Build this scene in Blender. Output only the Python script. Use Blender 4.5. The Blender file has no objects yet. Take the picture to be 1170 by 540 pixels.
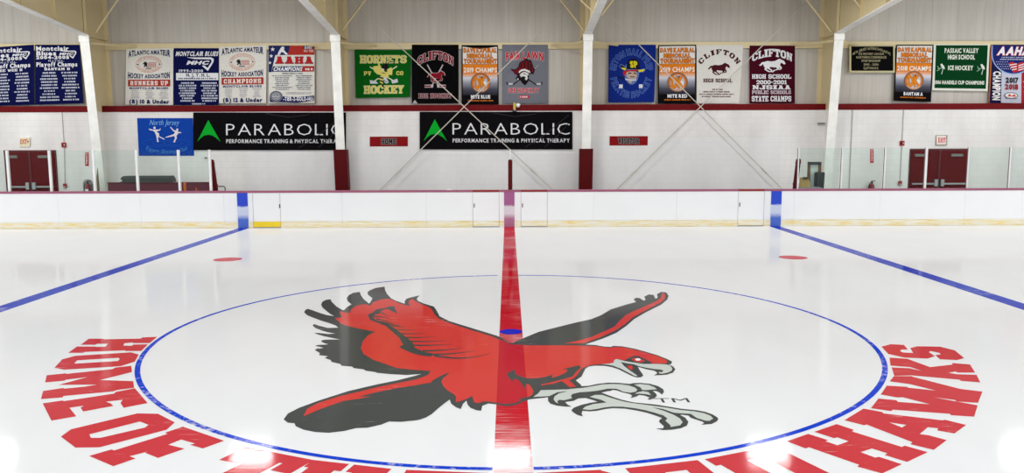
import bpy, bmesh, math, random
from mathutils import Vector, Matrix
from mathutils.geometry import tessellate_polygon, delaunay_2d_cdt
random.seed(7)
C = bpy.context.scene.collection
SC = bpy.context.scene
PI = math.pi

# ------------------------------------------------------------------ camera (solved from the rink markings, metres)
CX, CY, CZ = -0.029855, -10.622142, 2.530729
YAW, PIT, ROLL, FOC = 0.0044877, 0.1176376, -0.0032032, 928.975      # focal length in pixels of a 1170 px wide frame
_f = Vector((math.sin(YAW)*math.cos(PIT), math.cos(YAW)*math.cos(PIT), -math.sin(PIT)))
_r = Vector((math.cos(YAW), -math.sin(YAW), 0)); _u = _r.cross(_f)
RIGHT = math.cos(ROLL)*_r + math.sin(ROLL)*_u
UP = -math.sin(ROLL)*_r + math.cos(ROLL)*_u
def at(x, y, axis, val):
    """the point of the plane axis = val that the photograph shows at (x, y)"""
    o = Vector((CX, CY, CZ)); d = (x-585)/FOC*RIGHT - (y-270)/FOC*UP + _f
    i = 'xyz'.index(axis); return o + d*((val-o[i])/d[i])
def atY(x, y, Y): return at(x, y, 'y', Y)
cam = bpy.data.cameras.new('camera'); co = bpy.data.objects.new('camera', cam); C.objects.link(co)
cam.sensor_width = 36; cam.lens = FOC*36/1170; cam.clip_end = 200
M = Matrix((RIGHT, UP, -_f)).transposed().to_4x4(); M.translation = (CX, CY, CZ); co.matrix_world = M
SC.camera = co
SC.view_settings.view_transform = 'Standard'; SC.view_settings.look = 'None'
SC.cycles.use_denoising = True
SC.cycles.max_bounces = 8; SC.cycles.transparent_max_bounces = 16
SC.cycles.caustics_reflective = False; SC.cycles.caustics_refractive = False

# ------------------------------------------------------------------ materials
def lin(c): 
    return tuple((v/255/12.92 if v/255 <= .04045 else ((v/255+.055)/1.055)**2.4) for v in c[:3]) + (1,)
class N:
    def __init__(s, name):
        s.m = bpy.data.materials.new(name); s.m.use_nodes = True; s.t = s.m.node_tree; s.t.nodes.clear()
        s.out = s.t.nodes.new('ShaderNodeOutputMaterial')
    def n(s, kind, **kw):
        nd = s.t.nodes.new('ShaderNode'+kind)
        for k, v in kw.items():
            if k.startswith('i_'):
                key = k[2:]; key = int(key) if key.isdigit() else key.replace('_', ' ')
                nd.inputs[key].default_value = v
            else: setattr(nd, k, v)
        return nd
    def l(s, a, b): s.t.links.new(a, b)
    def coords(s, sx=1, sy=1, sz=1):
        g = s.n('NewGeometry'); mp = s.n('Mapping'); mp.inputs['Scale'].default_value = (sx, sy, sz)
        s.l(g.outputs['Position'], mp.inputs['Vector']); return mp.outputs[0]
    def noise(s, vec, scale, detail=4, rough=.55):
        n = s.n('TexNoise'); n.inputs['Scale'].default_value = scale; n.inputs['Detail'].default_value = detail; n.inputs['Roughness'].default_value = rough
        s.l(vec, n.inputs['Vector']); return n.outputs['Fac']
    def ramp(s, fac, stops):
        r = s.n('ValToRGB'); e = r.color_ramp.elements
        while len(e) < len(stops): e.new(.5)
        for el, (p, c) in zip(e, stops): el.position = p; el.color = c if len(c) == 4 else lin(c)
        s.l(fac, r.inputs[0]); return r.outputs[0]
    def mix(s, fac, a, b):
        m = s.n('MixRGB')
        for v, i in ((fac, 0), (a, 1), (b, 2)):
            if hasattr(v, 'links'): s.l(v, m.inputs[i])
            else: m.inputs[i].default_value = v
        return m.outputs[0]
    def math(s, op, a, b=0.0, clamp=False):
        m = s.n('Math', operation=op); m.use_clamp = clamp
        for v, i in ((a, 0), (b, 1)):
            if hasattr(v, 'links'): s.l(v, m.inputs[i])
            else: m.inputs[i].default_value = v
        return m.outputs[0]
    def axis(s, k):
        g = s.n('NewGeometry'); x = s.n('SeparateXYZ'); s.l(g.outputs['Position'], x.inputs[0]); return x.outputs[k]
    def principled(s, col, rough=.5, spec=.5, metal=0, bump=None, bstr=.2, bdist=.01):
        p = s.n('BsdfPrincipled'); p.inputs['Roughness'].default_value = rough; p.inputs['Specular IOR Level'].default_value = spec; p.inputs['Metallic'].default_value = metal
        if hasattr(col, 'links'): s.l(col, p.inputs['Base Color'])
        else: p.inputs['Base Color'].default_value = col
        if bump is not None:
            b = s.n('Bump'); b.inputs['Strength'].default_value = bstr; b.inputs['Distance'].default_value = bdist
            s.l(bump, b.inputs['Height']); s.l(b.outputs[0], p.inputs['Normal'])
        s.l(p.outputs[0], s.out.inputs[0]); return s.m
MATS = {}
def paint(name, rgb, rough=.55, spec=.35, metal=0, var=.05, scale=3):
    """a painted or moulded surface with slight unevenness"""
    if name in MATS: return MATS[name]
    k = N(name); f = k.noise(k.coords(), scale)
    c = lin(rgb); lo = tuple(v*(1-var*2) for v in c[:3])+(1,); hi = tuple(min(1, v*(1+var)) for v in c[:3])+(1,)
    col = k.ramp(f, [(.3, lo), (.7, hi)])
    MATS[name] = k.principled(col, rough, spec, metal, f, .05, .004); return MATS[name]
def two_tone(name, low, high, z):
    """steel painted white below the ledge and cream above it"""
    k = N(name); f = k.math('MULTIPLY', k.math('SUBTRACT', k.axis(2), z-.02), 25, True); n = k.noise(k.coords(), 3)
    c = k.mix(f, lin(low), lin(high)); return k.principled(k.mix(k.math('MULTIPLY', n, .08), c, lin((150, 138, 108))), .45, .4)
def ice_mat(name, rgb, wear=0, through=None, streak=(2.5, 40), frost_glare=None, wet=.42):
    """colour under a thin clear layer of ice; wear = how much white frosting breaks the paint"""
    if name in MATS: return MATS[name]
    k = N(name); col = lin(rgb)
    f = k.noise(k.coords(.6, .25, 1), 2.2, 5)
    c2 = tuple(v*.975 for v in col[:3])+(1,)
    out = k.ramp(f, [(.35, c2), (.65, col)])
    if through:                                            # the red line showing through the emblem's paint
        ax = k.math('ABSOLUTE', k.axis(0)); inside = k.math('LESS_THAN', ax, .1524)
        out = k.mix(inside, out, lin(through))
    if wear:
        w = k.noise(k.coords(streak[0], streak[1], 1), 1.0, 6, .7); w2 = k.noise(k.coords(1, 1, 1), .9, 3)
        if frost_glare is not None: w = k.math('ADD', w, k.math('MULTIPLY', k.math('MULTIPLY', k.math('SUBTRACT', frost_glare, k.axis(1)), 1.6, True), .22))  # whitens the near end: frost, with the lamp's glare painted in as well
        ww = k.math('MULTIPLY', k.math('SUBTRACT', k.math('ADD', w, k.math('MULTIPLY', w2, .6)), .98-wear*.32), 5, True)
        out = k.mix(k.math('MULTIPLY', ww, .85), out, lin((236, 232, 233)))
    d = k.n('BsdfDiffuse'); k.l(out, d.inputs[0])
    g = k.n('BsdfGlossy'); g.inputs['Roughness'].default_value = .075; g.inputs[0].default_value = (1, 1, 1, 1)
    sc = k.noise(k.coords(1.5, 9, 1), 3, 4); b = k.n('Bump'); b.inputs['Strength'].default_value = .03; b.inputs['Distance'].default_value = .01
    k.l(sc, b.inputs['Height']); k.l(b.outputs[0], g.inputs['Normal'])
    fr = k.n('Fresnel'); fr.inputs[0].default_value = 1.31
    mx = k.n('MixShader'); k.l(k.math('MULTIPLY', fr.outputs[0], wet), mx.inputs[0]); k.l(d.outputs[0], mx.inputs[1]); k.l(g.outputs[0], mx.inputs[2])
    k.l(mx.outputs[0], k.out.inputs[0]); MATS[name] = k.m; return k.m
def m_block():
    k = N('painted_block_wall'); g = k.n('NewGeometry'); sx = k.n('SeparateXYZ'); k.l(g.outputs['Position'], sx.inputs[0])
    cb = k.n('CombineXYZ'); k.l(sx.outputs[0], cb.inputs[0]); k.l(sx.outputs[2], cb.inputs[1])
    br = k.n('TexBrick'); br.inputs['Scale'].default_value = 1; br.inputs['Brick Width'].default_value = .4064; br.inputs['Row Height'].default_value = .2032
    br.inputs['Mortar Size'].default_value = .009; br.inputs['Mortar Smooth'].default_value = .4
    br.inputs['Color1'].default_value = lin((240, 237, 235)); br.inputs['Color2'].default_value = lin((237, 234, 232)); br.inputs['Mortar'].default_value = lin((230, 227, 225))
    k.l(cb.outputs[0], br.inputs['Vector'])
    n = k.noise(k.coords(1, 1, .35), .7, 5); dirt = k.ramp(n, [(.3, (228, 226, 225)), (.7, (255, 255, 255))])
    mu = k.n('MixRGB', blend_type='MULTIPLY'); mu.inputs[0].default_value = 1; k.l(br.outputs[0], mu.inputs[1]); k.l(dirt, mu.inputs[2])
    # lower courses repainted in a slightly greyer white
    z = k.math('MULTIPLY', k.math('SUBTRACT', 2.62, sx.outputs[2]), 12, True); xx = k.math('LESS_THAN', k.math('ABSOLUTE', k.math('SUBTRACT', sx.outputs[0], .2)), 9.2)
    out = k.mix(k.math('MULTIPLY', k.math('MULTIPLY', z, xx), .4), mu.outputs[0], lin((222, 222, 224)))
    inv = k.math('SUBTRACT', 1.0, br.outputs['Fac'])
    return k.principled(out, .6, .25, 0, inv, .18, .004)
def m_ribbed():
    k = N('ribbed_metal_siding'); x = k.axis(0)
    ph = k.math('FRACT', k.math('MULTIPLY', x, 1/.3048)); rib = k.math('LESS_THAN', ph, .14); seam = k.math('LESS_THAN', k.math('FRACT', k.math('MULTIPLY', x, 1/.9144)), .02)
    n = k.noise(k.coords(3, 1, .25), 1.5, 5); base = k.ramp(n, [(.3, (184, 177, 168)), (.7, (198, 192, 184))])
    c = k.mix(k.math('MULTIPLY', rib, .22), base, lin((166, 162, 158))); c = k.mix(k.math('MULTIPLY', seam, .25), c, lin((140, 136, 132)))
    return k.principled(c, .45, .4, 0, rib, .2, .006)
def m_print():
    k = N('printed_banner_cloth'); a = k.n('Attribute'); a.attribute_name = 'Col'
    n = k.noise(k.coords(), 30, 3); mu = k.n('MixRGB', blend_type='MULTIPLY'); mu.inputs[0].default_value = 1
    k.l(a.outputs['Color'], mu.inputs[1]); k.l(k.ramp(n, [(.3, (240, 240, 240)), (.7, (255, 255, 255))]), mu.inputs[2])
    return k.principled(mu.outputs[0], .8, .06)
def m_glass():
    k = N('clear_rink_glass'); t = k.n('BsdfTransparent'); t.inputs[0].default_value = (.925, .972, .955, 1); g = k.n('BsdfGlossy'); g.inputs['Roughness'].default_value = .03
    mx = k.n('MixShader'); mx.inputs[0].default_value = .004; k.l(t.outputs[0], mx.inputs[1]); k.l(g.outputs[0], mx.inputs[2]); k.l(mx.outputs[0], k.out.inputs[0]); return k.m
def m_kick(name, a, b, thr):
    k = N(name); n = k.noise(k.coords(.9, 1, 9), 2.2, 6, .7)
    return k.principled(k.ramp(n, [(thr-.12, a), (thr+.1, b)]), .4, .4)
def m_stripe(name, solid, faded, low):
    """board stripe, rubbed white at stick height"""
    k = N(name); z = k.axis(2); n = k.noise(k.coords(6, 1, 20), 2, 5, .7)
    v = k.math('ADD', k.math('DIVIDE', z, 1.05), k.math('MULTIPLY', k.math('SUBTRACT', n, .5), .12))
    return k.principled(k.ramp(v, [(0, low), (.24, low), (.38, faded), (.58, faded), (.625, solid), (1, solid)]), .4, .4)
def m_emit(name, rgb, s):
    k = N(name); e = k.n('Emission'); e.inputs[0].default_value = lin(rgb); e.inputs[1].default_value = s; k.l(e.outputs[0], k.out.inputs[0]); return k.m

# ------------------------------------------------------------------ mesh helpers
def obj(name, bm, m, parent=None, smooth=False, recalc=True):
    me = bpy.data.meshes.new(name)
    if recalc: bmesh.ops.recalc_face_normals(bm, faces=bm.faces)
    bm.to_mesh(me); bm.free()
    for x in (m if isinstance(m, (list, tuple)) else [m]): me.materials.append(x)
    if smooth:
        for p in me.polygons: p.use_smooth = True
    o = bpy.data.objects.new(name, me); C.objects.link(o)
    if parent is not None:
        o.parent = parent; o.matrix_parent_inverse = Matrix.Translation(-parent.location) if parent.location.length else Matrix()
    return o
def tag(o, label, cat, group=None):
    o['label'] = label; o['category'] = cat
    if group: o['group'] = group
    return o
def struct(o): o['kind'] = 'structure'; return o
def thing(name, label, cat, loc, group=None):
    o = bpy.data.objects.new(name, None); C.objects.link(o); o.location = loc; o.empty_display_size = .1
    return tag(o, label, cat, group)
def bx(bm, x0, x1, y0, y1, z0, z1, bev=0):
    vs = [bm.verts.new((x, y, z)) for x in (x0, x1) for y in (y0, y1) for z in (z0, z1)]
    fs = [bm.faces.new([vs[i] for i in q]) for q in ((0,1,3,2), (4,6,7,5), (0,4,5,1), (2,3,7,6), (0,2,6,4), (1,5,7,3))]
    if bev:
        es = {e for f in fs for e in f.edges}
        bmesh.ops.bevel(bm, geom=list(es), offset=bev, segments=2, affect='EDGES', profile=.6)
    return bm
def box(x0, x1, y0, y1, z0, z1, bev=0): return bx(bmesh.new(), x0, x1, y0, y1, z0, z1, bev)
def tube(bm, pts, r, n=10, cap=True):
    pts = [Vector(p) for p in pts]; rings = []
    rr = r if isinstance(r, (list, tuple)) else [r]*len(pts)
    for i, p in enumerate(pts):
        d = (pts[min(i+1, len(pts)-1)]-pts[max(i-1, 0)]).normalized()
        a = d.cross(Vector((0, 0, 1))); a = a.normalized() if a.length > 1e-3 else Vector((1, 0, 0)); b = d.cross(a)
        rings.append([bm.verts.new(p+(a*math.cos(2*PI*k/n)+b*math.sin(2*PI*k/n))*rr[i]) for k in range(n)])
    for A, B in zip(rings, rings[1:]):
        for k in range(n): bm.faces.new((A[k], A[(k+1) % n], B[(k+1) % n], B[k]))
    if cap: bm.faces.new(rings[0][::-1]); bm.faces.new(rings[-1])
    return bm
def lathe(bm, prof, c, n=24):
    """profile of (radius, z) turned about a vertical axis through c"""
    rings = [[bm.verts.new((c[0]+r*math.cos(2*PI*k/n), c[1]+r*math.sin(2*PI*k/n), c[2]+z)) for k in range(n)] for r, z in prof]
    for A, B in zip(rings, rings[1:]):
        for k in range(n): bm.faces.new((A[k], A[(k+1) % n], B[(k+1) % n], B[k]))
    bm.faces.new(rings[0][::-1]); bm.faces.new(rings[-1]); return bm
def prism(bm, poly, axis, a, b):
    """closed outline in the two other axes, pushed from a to b along axis"""
    def P(u, v, w): return {'x': (w, u, v), 'y': (u, w, v), 'z': (u, v, w)}[axis]
    A = [bm.verts.new(P(u, v, a)) for u, v in poly]; B = [bm.verts.new(P(u, v, b)) for u, v in poly]
    n = len(poly)
    for i in range(n): bm.faces.new((A[i], A[(i+1) % n], B[(i+1) % n], B[i]))
    for tri in tessellate_polygon([[Vector((u, v, 0)) for u, v in poly]]):
        bm.faces.new([A[i] for i in tri]); bm.faces.new([B[i] for i in tri][::-1])
    return bm
def fill(poly):
    """triangles of an outline, also where it touches itself: (points, triangles)"""
    n = len(poly)
    v, _, f, *_r = delaunay_2d_cdt([Vector(p) for p in poly], [(i, (i+1) % n) for i in range(n)], [], 1, 1e-6)
    return [(p.x, p.y) for p in v], f
def flat(bm, polys, z, step=0):
    """painted outlines lying on the ice"""
    for j, poly in enumerate(polys):
        if len(poly) == 4: vv, ff = poly, [(0, 1, 2), (0, 2, 3)]
        else: vv, ff = fill(poly)
        vs = [bm.verts.new((x, y, z+j*step)) for x, y in vv]
        for tri in ff:
            f = [vs[i] for i in tri]
            nrm = (f[1].co-f[0].co).cross(f[2].co-f[0].co)
            try: bm.faces.new(f if nrm.z > 0 else f[::-1])
            except ValueError: pass
    return bm

# ------------------------------------------------------------------ block letters (slab serif), drawn in a 10 x 10 field
def R(x0, y0, x1, y1): return [(x0, y0), (x1, y0), (x1, y1), (x0, y1)]
def ring(x0, y0, x1, y1, c, tx, ty, skip=()):
    o = [(x0+c, y0), (x1-c, y0), (x1, y0+c), (x1, y1-c), (x1-c, y1), (x0+c, y1), (x0, y1-c), (x0, y0+c)]
    k = c*.45; a0, b0, a1, b1 = x0+tx, y0+ty, x1-tx, y1-ty
    i = [(a0+k, b0), (a1-k, b0), (a1, b0+k), (a1, b1-k), (a1-k, b1), (a0+k, b1), (a0, b1-k), (a0, b0+k)]
    return [[o[j], o[(j+1) % 8], i[(j+1) % 8], i[j]] for j in range(8) if j not in skip]
def stem(x, w=2.8, top=1, bot=1, s=.8, h=1.7):
    q = [R(x, 0, x+w, 10)]
    if bot: q.append(R(x-s, 0, x+w+s, h))
    if top: q.append(R(x-s, 10-h, x+w+s, 10))
    return q
SLAB = {
 'A': [[(1.6,1.2),(4.2,1.2),(6.3,10),(3.6,10)], [(5.6,1.2),(8.4,1.2),(6.4,10),(3.7,10)], R(3,2.8,7,4.4), R(.3,0,4.6,1.7), R(5.3,0,9.7,1.7), R(2.6,8.6,6.4,10)],
 'B': stem(1.2, 2.8)+[R(1.2,8.2,7.8,10), R(1.2,4.3,7.8,5.9), R(1.2,0,7.8,1.8), [(6.4,8.6),(7.8,10),(9,8.9),(9,6.2),(8.2,5.1),(6.4,5.1)], [(6.4,5.1),(8.2,5.1),(9.3,4),(9.3,1.2),(8,0),(6.4,1.4)]],
 'C': ring(.6,0,9.4,10,2.2,2.8,1.9,(2,))+[R(6.6,6.3,9.4,7.9), R(6.6,2.2,9.4,3.6)],
 'D': stem(1.2)+[R(1.2,8.2,7,10), R(1.2,0,7,1.8), [(6.6,8.2),(7,10),(9.5,7.6),(9.5,2.4),(7,0),(6.6,1.8)]],
 'E': stem(1.2)+[R(1.2,8.2,9.3,10), R(1.2,0,9.3,1.8), R(7,6.6,9.3,10), R(7,0,9.3,3.4), R(3.4,4.2,6.4,5.8), R(5.2,3.4,6.6,6.6)],
 'F': stem(1.2)+[R(1.2,8.2,9.3,10), R(7,6.6,9.3,10), R(3.4,4,6.4,5.7), R(5.2,3.2,6.6,6.5)],
 'G': ring(.6,0,9.4,10,2.2,2.8,1.9,(2,))+[R(6.6,6.3,9.4,7.9), R(6.6,2.2,9.4,4.8), R(5.2,3.4,9.4,4.8)],
 'H': stem(.9)+stem(6.3)+[R(3,4.1,7,5.9)],
 'I': stem(3.4, 3.2),
 'J': stem(5, 2.9, 1, 0)+ring(.8,0,7.9,6,2,2.8,1.8,(3,4,5)),
 'K': stem(.9)+[[(3.4,3.6),(3.4,6.2),(6.4,9),(8.8,9)], [(4.2,5.6),(6.4,7),(9,1),(6.2,1)], R(5.6,8.3,9.9,10), R(5.4,0,9.9,1.7)],
 'L': stem(1.4)+[R(1.4,0,9.3,1.8), R(7,0,9.3,3.8)],
 'M': [R(.8,0,3.2,10), R(6.8,0,9.2,10), [(.8,10),(3.4,10),(6.1,3),(4,3)], [(9.2,10),(6.6,10),(3.9,3),(6,3)], R(0,0,4.1,1.6), R(5.9,0,10,1.6), R(0,8.4,2.4,10), R(7.6,8.4,10,10)],
 'N': [R(1,0,3.4,10), R(6.7,0,9.1,10), [(1,10),(3.7,10),(9.1,0),(6.4,0)], R(.2,0,4.2,1.6), R(.2,8.4,2.5,10), R(5.7,8.4,9.9,10)],
 'O': ring(.6,0,9.4,10,2.2,2.9,2),
 'P': stem(1.2)+[R(1.2,8.2,7.6,10), R(1.2,3.4,7.6,5.2), [(6.3,8.2),(7.6,10),(9.4,8.4),(9.4,5),(7.6,3.4),(6.3,5.2)]],
 'Q': ring(.6,0,9.4,10,2.2,2.9,2)+[[(5,3),(6.8,3.6),(9.6,0),(7,0)]],
 'R': stem(1.2)+[R(1.2,8.2,7.6,10), R(1.2,4,7.6,5.7), [(6.3,8.2),(7.6,10),(9.3,8.5),(9.3,5.4),(7.6,4),(6.3,5.7)], [(4.6,4.6),(7.4,4.6),(9.2,1),(6.4,1)], R(6,0,9.9,1.7)],
 'S': ring(.7,4.1,9.3,10,1.9,2.7,1.8,(1,2))+ring(.7,0,9.3,5.9,1.9,2.7,1.8,(5,6))+[R(6.6,6.6,9.3,8.2), R(.7,1.8,3.4,3.4)],
 'T': stem(3.5, 3, 0, 1, 1)+[R(.5,8.2,9.5,10), R(.5,6.4,2.7,10), R(7.3,6.4,9.5,10)],
 'U': [R(1,2,3.7,10), R(6.3,2,9,10), R(.1,8.4,4.5,10), R(5.5,8.4,9.9,10), [(1,2.2),(3.7,2.6),(4.3,1.9),(3,0)], [(9,2.2),(6.3,2.6),(5.7,1.9),(7,0)], R(3,0,7,1.9)],
 'V': [[(1,9),(3.8,9),(6.4,0),(3.6,0)], [(9,9),(6.2,9),(3.6,0),(6.4,0)], R(0,8.4,4.4,10), R(5.6,8.4,10,10)],
 'W': [[(.5,9.4),(2.7,9.4),(4.4,0),(2,0)], [(4,8),(6,8),(4.4,0),(2.4,0)], [(4,8),(6,8),(7.6,0),(5.6,0)], [(7.3,9.4),(9.5,9.4),(8,0),(5.6,0)], R(0,8.6,3.4,10), R(6.6,8.6,10,10)],
 'Y': [[(.9,9),(3.9,9),(6.2,4),(3.6,4)], [(9.1,9),(6.1,9),(3.8,4),(6.4,4)], R(3.6,0,6.4,5), R(2.5,0,7.5,1.7), R(0,8.4,4.5,10), R(5.5,8.4,10,10)],
 'X': [[(1,9),(4,9),(9,1),(6,1)], [(9,9),(6,9),(1,1),(4,1)], R(.2,0,4.4,1.6), R(5.6,0,9.8,1.6), R(.2,8.4,4.4,10), R(5.6,8.4,9.8,10)],
 'Z': [R(.8,8.2,9.2,10), R(.8,0,9.2,1.8), [(6,8.4),(9.2,8.4),(4,1.6),(.8,1.6)]],
 '0': ring(.8,0,9.2,10,2.2,2.8,1.9), '1': [R(3.6,0,6.6,10), R(2,0,8.2,1.6), R(2,7.6,4,9)],
 '2': ring(.8,4.2,9.2,10,1.9,2.7,1.8,(7,6,0))+[R(.8,6.2,3.4,8), R(.8,0,9.2,1.8), [(6.4,5.6),(9.2,5.6),(4,1.4),(.8,1.4)]],
 '-': [R(2,4,8,6)],
}
def heavy(q, d, e):
    """a stroke widened by d sideways and e up and down, kept inside the letter's field"""
    cx = sum(p[0] for p in q)/len(q); cy = sum(p[1] for p in q)/len(q); out = []
    n = len(q); ar = sum(q[i][0]*q[(i+1) % n][1]-q[(i+1) % n][0]*q[i][1] for i in range(n)); sg = 1 if ar > 0 else -1
    for i in range(n):
        (ax, ay), (bx_, by), (gx, gy) = q[i-1], q[i], q[(i+1) % n]
        def nrm(x0, y0, x1, y1):
            L = math.hypot(x1-x0, y1-y0) or 1; return sg*(y1-y0)/L, -sg*(x1-x0)/L
        n1 = nrm(ax, ay, bx_, by); n2 = nrm(bx_, by, gx, gy); k = 1+n1[0]*n2[0]+n1[1]*n2[1]; k = max(k, .5)
        out.append((bx_+d*(n1[0]+n2[0])/k, by+e*(n1[1]+n2[1])/k))
    return out

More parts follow.
